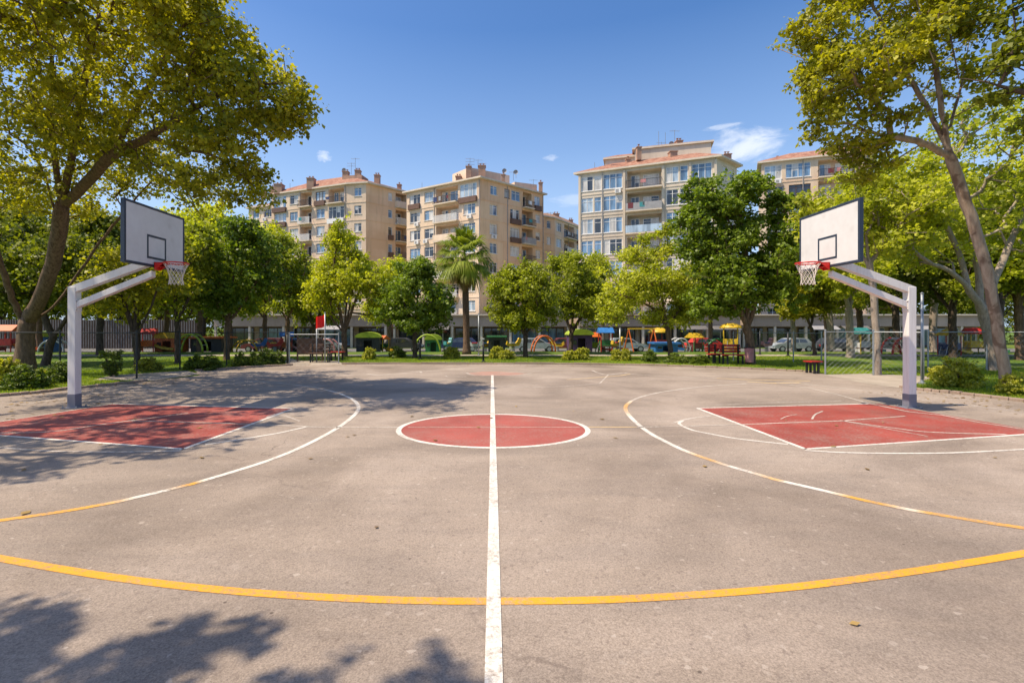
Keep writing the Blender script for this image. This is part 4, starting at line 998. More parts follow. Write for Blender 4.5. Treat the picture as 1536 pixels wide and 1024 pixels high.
# palm
def palm():
    b = Vector(G(700, 531)); Y = b.y; rng = np.random.default_rng(7); R = random.Random(7)
    root = empty('palm_tree', tuple(b), 0, 'tall fan palm with a shaggy skirt, standing alone before the tan block', 'palm tree')
    H = P(697, 388, Y)[2]
    mb = MB(); n = 26
    pts = [(-0.13 * (i / n) ** 1.3, 0, H * i / n) for i in range(n + 1)]
    rr = [(0.20 + 0.10 * math.exp(-i * 0.7)) * (1.0 if i % 2 else 1.04) for i in range(n + 1)]
    mb.tube(pts, rr, 12); mb.build('trunk', M['bark_dark'] if False else M['bark_brown'], root, smooth=True)
    T = Vector((-0.13, 0, H + 0.35))
    def fronds(name, specs, mat):
        V = []; tn = []
        for az, el, L, dr, fan in specs:
            d = Vector((math.cos(az) * math.cos(el), math.sin(az) * math.cos(el), math.sin(el)))
            side = Vector((-math.sin(az), math.cos(az), 0)); up = side.cross(d) * -1
            stem = L * 0.45; p = T + d * stem - Vector((0, 0, dr * 0.25 * L))
            t0 = R.random()
            # stalk
            w_ = side * 0.02
            V += [T - w_, T + w_, p + w_, p - w_]; tn += [0.3] * 4
            ns = 26
            for k in range(ns):
                a = (k / (ns - 1) - 0.5) * fan
                dd = (d * math.cos(a) + side * math.sin(a)).normalized()
                ln = L * 0.62 * (1 - 0.25 * abs(a) / (fan / 2)) * R.uniform(0.9, 1.08)
                q1 = p + dd * ln * 0.55 + Vector((0, 0, -dr * 0.10 * ln)); q2 = p + dd * ln + Vector((0, 0, -dr * 0.55 * ln - 0.08 * L))
                ww = (dd.cross(Vector((0, 0, 1)))).normalized() * 0.038
                V += [p, q1 - ww, q2, q1 + ww]; tn += [min(1, 0.25 + 0.5 * t0 + R.random() * 0.3)] * 4
        np_mesh(name, np.array([tuple(v) for v in V]), len(V) // 4, 4, mat, root, np.array(tn))
    sp = []
    for i in range(46):
        u = (i + 0.5) / 46; el = math.radians(84 - 106 * u); sp.append((i * 2.39996, el, R.uniform(2.15, 2.6) * (1 - 0.1 * u), 0.35 + 0.9 * u, 2.2))
    fronds('crown', sp, LG['palm'])
    sk = [(i * 2.399, math.radians(R.uniform(-38, -80)), R.uniform(1.2, 1.75), 0.7, 1.5) for i in range(34)]
    fronds('dead_fronds', sk, LG['dry'])
palm()

# ------------------------------------------------------------------ shrubs
def shrub_mesh(seed, lm, w, h, n=70, per=40, stem=True, cone=False):
    rng = np.random.default_rng(seed); root = empty('shrub', (0, 0, 0), 0, 'x', 'shrub', 'shrubs on the lawn edges')
    if cone:
        u = rng.random(n); a = rng.random(n) * 6.283; rr = (0.25 + 0.75 * u ** 0.7) * w * 0.9 * rng.random(n) ** 0.4
        pts = np.stack([rr * np.cos(a), rr * np.sin(a), 0.1 + u * h * 0.92], 1)
    else:
        d = rng.normal(size=(n, 3)); d /= np.linalg.norm(d, axis=1, keepdims=True); d[:, 2] = np.abs(d[:, 2])
        pts = d * np.array([w, w * 0.8, h * 0.92]) * (rng.random((n, 1)) ** 0.3) * 0.9; pts[:, 2] = np.maximum(pts[:, 2], 0.08)
        pts += rng.normal(size=pts.shape) * 0.04
    leaves('foliage', pts, per, 0.13, 0.075, LG[lm], rng, root, 0.8)
    mb = MB()
    for k in range(7):
        a = rng.random() * 6.283; r = w * 0.5
        mb.tube([(0.03 * math.cos(a), 0.03 * math.sin(a), -0.03), (r * 0.3 * math.cos(a), r * 0.3 * math.sin(a), h * 0.4), (r * math.cos(a), r * math.sin(a), h * 0.75)], [0.018, 0.012, 0.006], 4, cap=False)
    mb.build('stem', M['bark_dark'], root)
    return root
SA = shrub_mesh(71, 'shrub', 0.60, 0.95, 95, 44); SB = shrub_mesh(72, 'shrub_lime', 0.50, 0.74, 95, 44); SC = shrub_mesh(73, 'shrub', 0.42, 0.98, cone=True); SD = shrub_mesh(74, 'shrub_lime', 0.8, 1.05, 110, 40)
used = set()
def shrub(k, px, py, s, label, rz=None):
    x, y, _ = G(px, py); s = s if isinstance(s, tuple) else (s, s, s)
    if k.name not in used:
        used.add(k.name); k.location = (x, y, 0); k.scale = s; k['label'] = label; k.rotation_euler = (0, 0, px % 6); return k
    return copy_tree(k, (x, y, 0), px % 6.1, s, label)
shrub(SB, 8, 580, (1.0, 1.0, 1.35), 'flecked bush at the left picture edge, on the kerbside lawn')
shrub(SA, 40, 583, (0.95, 0.9, 0.78), 'dark rounded bush in front of the huge plane trunk')
shrub(SB, 66, 573, (0.7, 0.7, 0.7), 'small lit bush between two dark bushes left of the left hoop post')
shrub(SA, 88, 574, (0.85, 0.8, 0.75), 'dark rounded bush touching the left hoop post')
shrub(SC, 167, 564.5, (0.86, 0.86, 0.86), 'dark cone-shaped bush at the path corner right of the left hoop post')
shrub(SB, 222, 556.5, (1.1, 1, 0.85), 'pale sprawling bush by the black pole right of the left hoop')
shrub(SA, 293, 555, (0.75, 0.75, 0.72), 'dark bush left of the dark maple trunk, leftmost of its pair')
shrub(SA, 316, 554.5, (1.0, 0.8, 0.68), 'dark bush touching the dark maple trunk, rightmost of its pair')
shrub(SA, 360, 551, (0.62, 0.62, 0.8), 'dark bush just right of the dark maple trunk')
shrub(SA, 381, 550, (0.7, 0.7, 0.75), 'dark bush in the middle of the row right of the maple')
shrub(SA, 398, 547, (0.9, 0.8, 0.85), 'tallest dark bush in the row right of the maple')
shrub(SA, 416, 546, (0.7, 0.7, 0.72), 'dark bush ending the row beside the lawn path')
shrub(SB, 554, 539, (0.85, 0.8, 1.05), 'yellowish bush right of the lime tree trunk')
shrub(SA, 596, 536.5, (0.9, 0.9, 0.75), 'low green bush left of the round tree trunk')
shrub(SB, 677, 538, (0.95, 0.9, 1.05), 'lime clipped bush left of the palm trunk')
shrub(SB, 745, 538, (0.85, 0.85, 1.1), 'lime bush by the thin dark pole, left one of a pair')
shrub(SB, 760, 539, (0.9, 0.8, 0.85), 'lower lime bush touching the pair by the thin dark pole')
shrub(SB, 855, 540, (1.0, 0.9, 0.82), 'low lime bush under the olive tree, left one')
shrub(SB, 873, 540, (1.0, 0.9, 1.05), 'taller lime bush under the olive tree, right one')
shrub(SB, 925, 540.5, (0.75, 0.75, 0.95), 'lime bush left of the orange slide, left one')
shrub(SB, 938, 541, (0.7, 0.7, 1.0), 'lime bush left of the orange slide, right one')
shrub(SA, 975, 542.5, (0.8, 0.8, 0.72), 'dark round bush before the orange slide')
shrub(SA, 1015, 544, (1.1, 0.7, 0.55), 'low dark bush at the foot of the maple trunk')
shrub(SA, 1050, 545.5, (1.3, 0.7, 0.5), 'low dark bush between maple trunk and red bench')
shrub(SD, 1438, 580.5, 0.92, 'large yellow-green bush between the right hoop and leaning plane')
shrub(SD, 1520, 592, (0.55, 0.55, 0.6), 'small bright bush at the foot of the leaning plane')
shrub(SB, 1410, 571, (0.7, 0.7, 0.8), 'small yellowish bush left behind the large yellow-green bush')

# grass blades on the nearer lawns
def inside(poly, x, y):
    c = np.zeros(len(x), bool); n = len(poly)
    for i in range(n):
        x1, y1 = poly[i]; x2, y2 = poly[(i + 1) % n]
        with np.errstate(divide='ignore', invalid='ignore'):
            k = ((y1 > y) != (y2 > y)) & (x < (x2 - x1) * (y - y1) / (y2 - y1) + x1)
        c ^= k
    return c
rng = np.random.default_rng(5)
def blades():
    X = []; Yc = []
    for (x0, x1, y0, y1, n) in ((-22, -11, 8, 19, 60000), (11, 24, 8, 20, 75000), (-17, 17, 20.5, 28, 70000)):
        X.append(rng.uniform(x0, x1, n)); Yc.append(rng.uniform(y0, y1, n))
    x = np.concatenate(X); y = np.concatenate(Yc)
    bad = inside([(a, b) for a, b in outline], x, y)
    for pl in ([G(140, 570)[:2], G(168, 563)[:2], G(280, 556)[:2], G(300, 561)[:2], G(230, 571)[:2]], [G(1235, 562)[:2], G(1300, 560.5)[:2], G(1420, 566)[:2], G(1385, 571)[:2], G(1358, 583)[:2], G(1300, 576)[:2]], [G(436, 548.5)[:2], G(432, 544)[:2], G(440, 541)[:2], G(505, 541.5)[:2], G(520, 547)[:2]], [(-16, 30), (-14.6, 30), (-9.5, 22.6), (-8.4, 22.6), (-9, 23.5), (-14, 30.5)]):
        bad |= inside(pl, x, y)
    dry = (np.sin(x * 1.3 + y * 0.7) + np.sin(y * 1.9 - x * 0.6) + rng.normal(size=len(x)) * 0.5) > 1.5
    ok = ~bad & ~dry
    x = x[ok]; y = y[ok]; n = len(x)
    h = rng.uniform(0.03, 0.085, n); a = rng.uniform(0, 6.283, n); w_ = 0.008
    v = np.zeros((n, 3, 3)); dx = np.cos(a) * w_; dy = np.sin(a) * w_
    v[:, 0] = np.stack([x - dx, y - dy, np.zeros(n)], 1); v[:, 1] = np.stack([x + dx, y + dy, np.zeros(n)], 1)
    v[:, 2] = np.stack([x + rng.normal(size=n) * 0.02, y + rng.normal(size=n) * 0.02, h], 1)
    o = np_mesh('grass', v.reshape(-1, 3), n, 3, LG['grass'], None, np.repeat(np.clip(rng.random(n) * 0.6 + 0.4 * (0.5 + 0.5 * np.sin(x * 0.8) * np.sin(y)), 0, 1), 3))
    tag(o, 'short sunlit grass growing on the lawns around the court', 'grass', kind='stuff')
blades()

def litter():
    r = np.random.default_rng(19); n = 900
    x = np.concatenate([r.normal(-10.6, 1.1, 380), r.normal(11.2, 0.8, 260), r.uniform(-10, 10, 60), r.uniform(-9, 9, 200)])
    y = np.concatenate([r.uniform(4, 15.5, 380), r.uniform(6, 13, 260), r.uniform(2.4, 12, 60), r.normal(21.6, 0.4, 200)])
    L = r.uniform(0.025, 0.06, n); a = r.uniform(0, 6.283, n); t = np.stack([np.cos(a), np.sin(a), r.normal(size=n) * 0.08], 1) * L[:, None]; b = np.stack([-np.sin(a), np.cos(a), r.normal(size=n) * 0.15], 1) * L[:, None] * 0.6
    c = np.stack([x, y, np.full(n, 0.019)], 1); v = np.stack([c - t, c + b, c + t, c - b], 1)
    o = np_mesh('fallen_leaves', v.reshape(-1, 3), n, 4, LG['dry'], None, np.repeat(r.random(n), 4))
    tag(o, 'small dry leaves scattered on the asphalt near the kerbs', 'leaves', kind='stuff')
litter()

# ------------------------------------------------------------------ apartment blocks
class Block:
    def __init__(s, label, foot, z0, fh, nf, base_h, wall, group='apartment blocks behind the park'):
        c = foot[0]
        s.o = Vector((c[0], c[1], 0)); s.root = empty('apartment_block', (c[0], c[1], 0), 0, label, 'building', group)
        s.foot = [Vector((x - c[0], y - c[1], 0)) for x, y in foot]
        s.z0, s.fh, s.nf, s.bh, s.wall = z0, fh, nf, base_h, wall
        s.top = z0 + base_h + nf * fh
    def facade(s, i, j, rows, wall=None, plain_wall=False):
        """rows[f] = list of openings (a, b, kind, opt...) as fractions of the length, f counted from the top floor"""
        A, B = s.foot[i], s.foot[j]; d = B - A; L = d.length; u = d / L
        n = Vector((u.y, -u.x, 0))            # outward when A->B runs left to right seen from outside
        wm = MB(); W = s.wall if wall is None else wall
        def pt(x, z, k=0.0): q = A + u * x + n * k; return (q.x, q.y, z)
        zb = s.z0 + s.bh
        wm.quad(pt(0, s.z0 - 0.3), pt(L, s.z0 - 0.3), pt(L, zb), pt(0, zb))
        inner = MB(); back = MB()
        for f in range(s.nf):
            zf = s.top - (f + 1) * s.fh; zt = zf + s.fh
            row = rows[f] if f < len(rows) else rows[-1]
            row = sorted(row, key=lambda q: q[0]); x = 0.0
            for q in row:
                a, b, kind = q[0] * L, q[1] * L, q[2]
                if a > x: wm.quad(pt(x, zf), pt(a, zf), pt(a, zt), pt(x, zt))
                lo, hi, dep = {'w': (0.85, 2.45, 0.22), 's': (1.0, 2.4, 0.2), 'b': (0.16, 2.62, 1.3), 'd': (0.16, 2.45, 0.3), 'g': (0.5, 2.55, 0.15), 'blank': (0, 0, 0)}[kind[0] if kind != 'blank' else 'blank']
                if kind == 'blank': wm.quad(pt(a, zf), pt(b, zf), pt(b, zt), pt(a, zt)); x = b; continue
                zl, zh = zf + lo, zf + hi
                wm.quad(pt(a, zf), pt(b, zf), pt(b, zl), pt(a, zl)); wm.quad(pt(a, zh), pt(b, zh), pt(b, zt), pt(a, zt))
                # reveals
                wm.quad(pt(a, zl), pt(b, zl), pt(b, zl, -dep), pt(a, zl, -dep)); wm.quad(pt(a, zh, -dep), pt(b, zh, -dep), pt(b, zh), pt(a, zh))
                wm.quad(pt(a, zl), pt(a, zl, -dep), pt(a, zh, -dep), pt(a, zh)); wm.quad(pt(b, zl, -dep), pt(b, zl), pt(b, zh), pt(b, zh, -dep))
                s.fill(pt, u, n, a, b, zl, zh, dep, kind, q[3:] , wm)
                x = b
            if x < L: wm.quad(pt(x, zf), pt(L, zf), pt(L, zt), pt(x, zt))
        wm.build('wall', M[W], s.root)
        # string courses
        for f in range(1, s.nf + 1):
            z = s.top - f * s.fh; tr = MB()
            q = pt(0, z - 0.09, 0.003); tr.obox(q, u * L, n * 0.055, (0, 0, 0.15)); tr.build('floor_band', M[W], s.root)
        dp = MB()
        for fx in (0.995, s.pipe):
            if L > 9: q = pt(L * fx, s.z0, 0.09); dp.tube([q, (q[0], q[1], s.top - 0.1)], 0.055, 6); dp.build('drain_pipe', M['panel_grey'], s.root); dp = MB()
    def fill(s, pt, u, n, a, b, zl, zh, dep, kind, opt, wm):
        R = s.R
        w = b - a
        if kind[0] == 'b':                      # recessed balcony
            wm.quad(pt(a, zl, -dep), pt(b, zl, -dep), pt(b, zh, -dep), pt(a, zh, -dep))
            style = opt[0] if opt else 'rail'
            out = 0.75
            sl = MB(); sl.obox(pt(a - 0.1, zl - 0.2, 0.002), u * (w + 0.2), n * out, (0, 0, 0.17)); slab = sl.build('balcony', M['trim'], s.root)
            if style != 'open':
                rl = MB(); mt = {'rail': 'dark_steel', 'white': 'frame_white', 'brown': 'panel_brown', 'grey': 'panel_grey', 'glass': 'glass_pale', 'wall': s.wall}[style]
                H = 0.95
                if style in ('rail',):
                    k = int((w + 0.2) / 0.14)
                    for q in range(k + 1): rl.obox(pt(a - 0.1 + (w + 0.17) * q / k, zl, out - 0.03), u * 0.025, n * 0.025, (0, 0, H))
                    rl.obox(pt(a - 0.1, zl + H, out - 0.05), u * (w + 0.2), n * 0.05, (0, 0, 0.05))
                    rl.obox(pt(a - 0.1, zl + 0.06, out - 0.04), u * (w + 0.2), n * 0.03, (0, 0, 0.03))
                elif style == 'white':
                    k = int((w + 0.2) / 0.2)
                    for q in range(k + 1): rl.obox(pt(a - 0.1 + (w + 0.1) * q / k, zl, out - 0.03), u * 0.10, n * 0.02, (0, 0, H))
                    rl.obox(pt(a - 0.1, zl + H, out - 0.05), u * (w + 0.2), n * 0.06, (0, 0, 0.06))
                else:
                    rl.obox(pt(a - 0.1, zl - 0.02, out - 0.05), u * (w + 0.2), n * 0.06, (0, 0, H))
                for e in (a - 0.1, b + 0.06):
                    rl.obox(pt(e, zl, 0.004), u * 0.04, n * (out - 0.06), (0, 0, H if style not in ('rail', 'white') else 0.06))
                    if style in ('rail', 'white'): rl.obox(pt(e, zl + H - 0.04, 0.004), u * 0.04, n * (out - 0.06), (0, 0, 0.05))
                rl.build('railing', M[mt], slab)
            if style in ('rail', 'white', 'grey') and R.random() < 0.55:      # washing hung over the railing
                for _ in range(R.choice([1, 2, 3])):
                    x0 = a + R.random() * max(w - 0.8, 0.1); ww = R.uniform(0.35, 0.75); hh = R.uniform(0.4, 0.75); m_ = MB()
                    m_.obox(pt(x0, zl + 0.97 - hh, out + 0.005), u * ww, n * 0.02, (0, 0, hh)); m_.build('laundry', M[R.choice(['curtain', 'frame_white', 'p_pink', 'p_teal', 'panel_grey', 'p_navyblue', 'p_maroon'])], slab)
            # door and window in the back wall
            if w > 3.2: parts = [(a + w * 0.08, a + w * 0.34, 0.0, 2.15), (a + w * 0.45, a + w * 0.92, 0.5, 2.1)]
            else: parts = [(a + w * 0.22, a + w * 0.86, 0.0, 2.15)]
            for (x0, x1, h0, h1) in parts:
                s.window(pt, u, n, x0, x1, zl + h0 + 0.02, zl + h1, -dep + 0.06, 2, R.choice(['glass_dark', 'glass_dark', 'glass_blue', 'curtain']), 'balcony_door' if h0 == 0 else 'window')
            return
        mats = {'w': ['glass_blue', 'glass_blue', 'curtain', 'glass_dark', 'glass_pale'], 's': ['glass_dark', 'glass_blue', 'curtain'], 'g': ['glass_blue', 'glass_pale', 'glass_dark', 'glass_blue'], 'd': ['glass_dark']}[kind[0]]
        nm = max(1, round(w / 0.75)) if kind[0] == 'g' else max(1, round(w / 0.8))
        f = s.window(pt, u, n, a, b, zl, zh, -dep + 0.05, nm, R.choice(mats), 'window', 'frame_brown' if 'k' in kind else 'frame_white')
        if not opt and kind[0] in 'wg' and R.random() < 0.2:         # air conditioner under the sill
            m_ = MB(); xa = a + R.random() * max(w - 0.9, 0.05); m_.obox(pt(xa, zl - 0.72, 0.06), u * 0.8, n * 0.3, (0, 0, 0.55)); ac = m_.build('air_conditioner', M['frame_white'], s.root)
            m_ = MB(); m_.obox(pt(xa + 0.12, zl - 0.66, 0.361), u * 0.42, n * 0.006, (0, 0, 0.42)); m_.build('fan_grille', M['panel_grey'], ac)
        if opt and opt[0] in ('brown', 'grey', 'white', 'tan'):      # a panelled parapet or oriel skirt under the window
            mt = {'brown': 'panel_brown', 'grey': 'panel_grey', 'white': 'frame_white', 'tan': s.wall}[opt[0]]
            pm = MB(); pm.obox(pt(a - 0.05, zl - 0.85, 0.06), u * (w + 0.1), n * 0.32, (0, 0, 0.83)); pm.build('parapet_panel', M[mt], s.root)
    def window(s, pt, u, n, a, b, zl, zh, k, nm, glass, name, frame='frame_white'):
        fr = MB(); t = 0.075
        fr.obox(pt(a + 0.003, zl + 0.003, k), u * (b - a - 0.006), n * 0.05, (0, 0, t)); fr.obox(pt(a + 0.003, zh - t - 0.003, k), u * (b - a - 0.006), n * 0.05, (0, 0, t))
        for i in range(nm + 1):
            x = a + 0.003 + (b - a - t - 0.006) * i / nm; fr.obox(pt(x, zl + t + 0.003, k), u * t, n * 0.05, (0, 0, zh - zl - 2 * t - 0.006))
        if zh - zl > 1.2 and name == 'window':
            zz = zl + (zh - zl) * 0.72
            for i in range(nm):
                x = a + 0.003 + (b - a - t - 0.006) * i / nm; fr.obox(pt(x + t, zz, k + 0.002), u * ((b - a - t - 0.006) / nm - t), n * 0.045, (0, 0, 0.05))
        if name == 'window': fr.obox(pt(a - 0.06, zl - 0.07, -0.02 if k > -0.4 else k), u * (b - a + 0.12), n * 0.10, (0, 0, 0.06))
        o = fr.build(name, M[frame], s.root)
        gl = MB(); i = 0
        gl.quad(pt(a + 0.01, zl + 0.01, k + 0.015), pt(b - 0.01, zl + 0.01, k + 0.015), pt(b - 0.01, zh - 0.01, k + 0.015), pt(a + 0.01, zh - 0.01, k + 0.015))
        gl.build('pane', M[glass], o)
        if glass != 'curtain' and s.R.random() < 0.45:     # one drawn curtain or blind behind part of the window
            j = s.R.randrange(nm); x0 = a + (b - a) * j / nm; x1 = a + (b - a) * (j + 1) / nm
            cm_ = MB(); zc = zl + (zh - zl) * s.R.choice([0.02, 0.02, 0.5]); cm_.quad(pt(x0 + 0.05, zc, k + 0.022), pt(x1 - 0.02, zc, k + 0.022), pt(x1 - 0.02, zh - 0.04, k + 0.022), pt(x0 + 0.05, zh - 0.04, k + 0.022))
            cm_.build('blind', M['curtain'], o)
        return o
    def body(s, faces):
        """plain walls of the unseen sides"""
        mb = MB()
        for i, j in faces:
            A, B = s.foot[i], s.foot[j]; mb.quad((A.x, A.y, s.z0 - 0.3), (B.x, B.y, s.z0 - 0.3), (B.x, B.y, s.top), (A.x, A.y, s.top))
        mb.build('wall', M[s.wall], s.root)
    def roof(s, rise=1.5, over=0.55, inset=0.5, tiles='tiles', z=None, foot=None, nm='roof'):
        F = foot or s.foot; z = s.top if z is None else z
        c = sum(F, Vector()) / len(F)
        def off(k): return [p + (p - c).normalized() * k for p in F]
        O = off(over); I = [c + (p - c) * inset for p in F]
        ev = MB(); n = len(F)
        ev.poly([(p.x, p.y, z + 0.002) for p in reversed(O)])
        for i in range(n):
            a, b = O[i], O[(i + 1) % n]; ev.quad((a.x, a.y, z + 0.002), (b.x, b.y, z + 0.002), (b.x, b.y, z + 0.24), (a.x, a.y, z + 0.24))
        ev.build('eaves', M['trim'], s.root)
        tm = MB()
        for i in range(n):
            a, b, d, e = O[i], O[(i + 1) % n], I[(i + 1) % n], I[i]
            tm.quad((a.x, a.y, z + 0.24), (b.x, b.y, z + 0.24), (d.x, d.y, z + 0.24 + rise), (e.x, e.y, z + 0.24 + rise))
        tm.poly([(p.x, p.y, z + 0.24 + rise) for p in I])
        return tm.build(nm, M[tiles], s.root)
    def loc(s, px, py, Y): p = Vector(P(px, py, Y)); return p - s.o
    def chimney(s, roof, px, py, Y, w, h, d=None, pots=2):
        """top-centre of the stack seen at (px, py)"""
        p = s.loc(px, py, Y); d = d or w
        mb = MB(); mb.cbox(p.x, p.y, p.z - h, w, d, h - 0.12); mb.cbox(p.x, p.y, p.z - 0.12, w + 0.16, d + 0.16, 0.12)
        c = mb.build('chimney', M['chimney'], roof)
        for i in range(pots):
            x = p.x + (i - (pots - 1) / 2) * w * 0.45; m2 = MB(); m2.lathe(x, p.y, [(0.10, p.z), (0.08, p.z + 0.3), (0.0, p.z + 0.3)], 7); m2.cbox(x, p.y, p.z + 0.34, 0.3, 0.3, 0.04)
            o_ = m2.build('chimney_pot', M['chimney'], s.root)
    def mast(s, px, py, Y, h, kind=0):
        p = s.loc(px, py, Y); mb = MB()
        mb.tube([(p.x, p.y, p.z - h), (p.x, p.y, p.z)], 0.035, 5)
        if kind:
            for k in range(kind):
                z = p.z - 0.15 - k * 0.45; mb.tube([(p.x - 0.7, p.y, z), (p.x + 0.7, p.y + 0.1, z + 0.03)], 0.02, 4)
                for q in range(5): xx = p.x - 0.6 + q * 0.3; mb.tube([(xx, p.y - 0.3, z), (xx, p.y + 0.3, z)], 0.014, 3)
        mb.build('antenna', M['galv'], s.root)
    def dish(s, px, py, Y):
        p = s.loc(px, py, Y); mb = MB(); mb.tube([(p.x, p.y, p.z - 0.9), (p.x, p.y, p.z)], 0.03, 5)
        mb.v_ = 0; i0 = len(mb.v)
        for r, q in ((0.0, 0.0), (0.2, 0.04), (0.38, 0.14)):
            for k in range(10): a = 6.2832 * k / 10; mb.v.append((p.x - 0.05 - 0.0 + r * math.cos(a), p.y - 0.1 - q, p.z + r * math.sin(a)))
        for j in range(2):
            for k in range(10): mb.f.append((i0 + j * 10 + k, i0 + j * 10 + (k + 1) % 10, i0 + (j + 1) * 10 + (k + 1) % 10, i0 + (j + 1) * 10 + k))
        mb.build('satellite_dish', M['p_white'] if False else M['panel_grey'], s.root)
    R = random.Random(4); pipe = 0.405

Z0 = -0.9
# --- centre block
Cx, Cy = -1.8, 73.0
B2 = Block('tan corner apartment block behind the palm, brown-panelled balconies at its top floor', [(-14.2, 81), (Cx, Cy), (8.6, 82), (-3.8, 90)], Z0, 2.95, 8, 1.2, 'wall_tan')
B2.R = random.Random(41)
B2.facade(0, 1, [
    [(.04, .20, 'w', 'brown'), (.26, .39, 'w'), (.425, .72, 'b', 'rail'), (.745, .96, 'g', 'brown')],
    [(.05, .20, 'w'), (.26, .39, 'w'), (.425, .73, 'b', 'white'), (.79, .94, 'w')],
    [(.05, .20, 'w'), (.26, .39, 'w'), (.425, .73, 'b', 'wall'), (.79, .94, 'w')],
    [(.05, .20, 'w'), (.26, .39, 'w'), (.425, .73, 'b', 'rail'), (.79, .94, 'w')],
    [(.05, .20, 'w'), (.26, .39, 'w'), (.425, .73, 'b', 'white'), (.79, .94, 'w')]])
B2.facade(1, 2, [
    [(.15, .25, 's'), (.36, .44, 'sk', ), (.47, .61, 'w'), (.655, .80, 'b', 'rail'), (.85, .95, 'w', 'brown')],
    [(.14, .25, 'w'), (.45, .60, 'w', 'brown'), (.64, .82, 'b', 'rail'), (.87, .95, 's')],
    [(.14, .25, 'w'), (.45, .60, 'w', 'brown'), (.64, .82, 'b', 'grey'), (.87, .95, 's')],
    [(.14, .25, 'w'), (.45, .60, 'w'), (.64, .82, 'b', 'rail'), (.87, .95, 's')],
    [(.14, .25, 'w'), (.45, .60, 'w'), (.64, .82, 'b', 'white'), (.87, .95, 's')]], 'wall_tan_deep')
B2.body([(2, 3), (3, 0)])
rf = B2.roof(1.15, 0.75, 0.45, 'tiles_brown')
am = MB(); am.obox(B2.loc(704, 251, 78) - Vector((0, 0, 3)), (6.6, 4.2, 0), (-3.0, 3.6, 0), (0, 0, 3)); am.build('stair_tower', M['wall_tan'], B2.root)
am = MB(); am.obox(B2.loc(772, 271, 80) - Vector((0, 0, 2.5)), (3.8, 1.6, 0), (-2.0, 3.6, 0), (0, 0, 2.3)); am.build('roof_parapet', M['wall_tan'], B2.root)
B2.chimney(rf, 703, 250, 77, 0.8, 2.2, pots=1); B2.chimney(rf, 723, 249.5, 77, 1.1, 2.2, pots=2); B2.chimney(rf, 811, 274, 81, 0.6, 1.6, pots=1); B2.chimney(rf, 688, 265, 79, 0.9, 1.4, pots=2)
B2.chimney(rf, 755, 262, 76, 0.5, 1.2, pots=1)
B2.mast(705, 237, 77, 2.5, 3); B2.mast(717, 239, 77, 2.5, 1); B2.mast(723, 244, 78, 1.2, 1); B2.mast(633, 274, 80, 1.2, 0); B2.mast(770, 257, 79, 1.5, 1); B2.mast(800, 269, 80, 1.2, 1); B2.dish(757, 257, 79); B2.dish(774, 259, 79)

# --- left block
B1 = Block('long tan apartment block with orange-red tiled roof and blank end wall, left of the centre', [(-39.6, 87.4), (-24.4, 81.2), (-20.8, 80.3), (-15.0, 86.3), (-33, 99)], Z0, 2.95, 8, 2.6, 'wall_tan')
B1.R = random.Random(12)
B1.facade(0, 1, [
    [(.03, .21, 'g', 'brown'), (.26, .38, 'w'), (.41, .56, 'b', 'rail'), (.61, .74, 'wk', 'brown'), (.78, .98, 'b', 'rail')],
    [(.04, .21, 'w', 'brown'), (.26, .37, 'w'), (.41, .56, 'b', 'white'), (.62, .73, 'w'), (.78, .98, 'g', 'white')],
    [(.04, .18, 'w'), (.26, .38, 'w'), (.41, .56, 'b', 'white'), (.62, .73, 'w'), (.78, .98, 'b', 'rail')],
    [(.04, .18, 'w'), (.26, .38, 'w'), (.41, .56, 'b', 'rail'), (.62, .73, 'w'), (.78, .98, 'b', 'grey')]])
B1.facade(1, 2, [[(.42, .78, 's')]])
B1.facade(2, 3, [[(.52, .62, 's'), (.70, .97, 'b', 'wall')], [(.52, .62, 's'), (.70, .97, 'b', 'white')], [(.52, .62, 's', 'brown'), (.70, .97, 'b', 'rail')]], 'wall_tan_deep')
B1.body([(3, 4), (4, 0)])
rf = B1.roof(2.3, 0.7, 0.35, 'tiles')
B1.chimney(rf, 467, 268, 84, 1.2, 2.0); B1.chimney(rf, 419, 277, 87, 1.4, 1.8); B1.chimney(rf, 411, 281, 88, 1.0, 1.6); B1.chimney(rf, 519, 258, 84, 1.0, 2.0); B1.chimney(rf, 537, 256, 83, 0.9, 2.2)
B1.chimney(rf, 566, 263, 84, 0.9, 1.6); B1.chimney(rf, 599, 277, 87, 0.7, 1.6, pots=1)
am = MB(); am.obox(B1.loc(514, 263, 83) - Vector((0, 0, 2)), (3.4, -0.6, 0), (0.5, 2.5, 0), (0, 0, 1.9)); am.build('roof_parapet', M['chimney'], B1.root)
B1.mast(533, 237, 83, 2.8, 1); B1.mast(527, 244, 83, 2, 2); B1.mast(435, 275, 86, 1.4, 0); B1.dish(517, 256, 84)

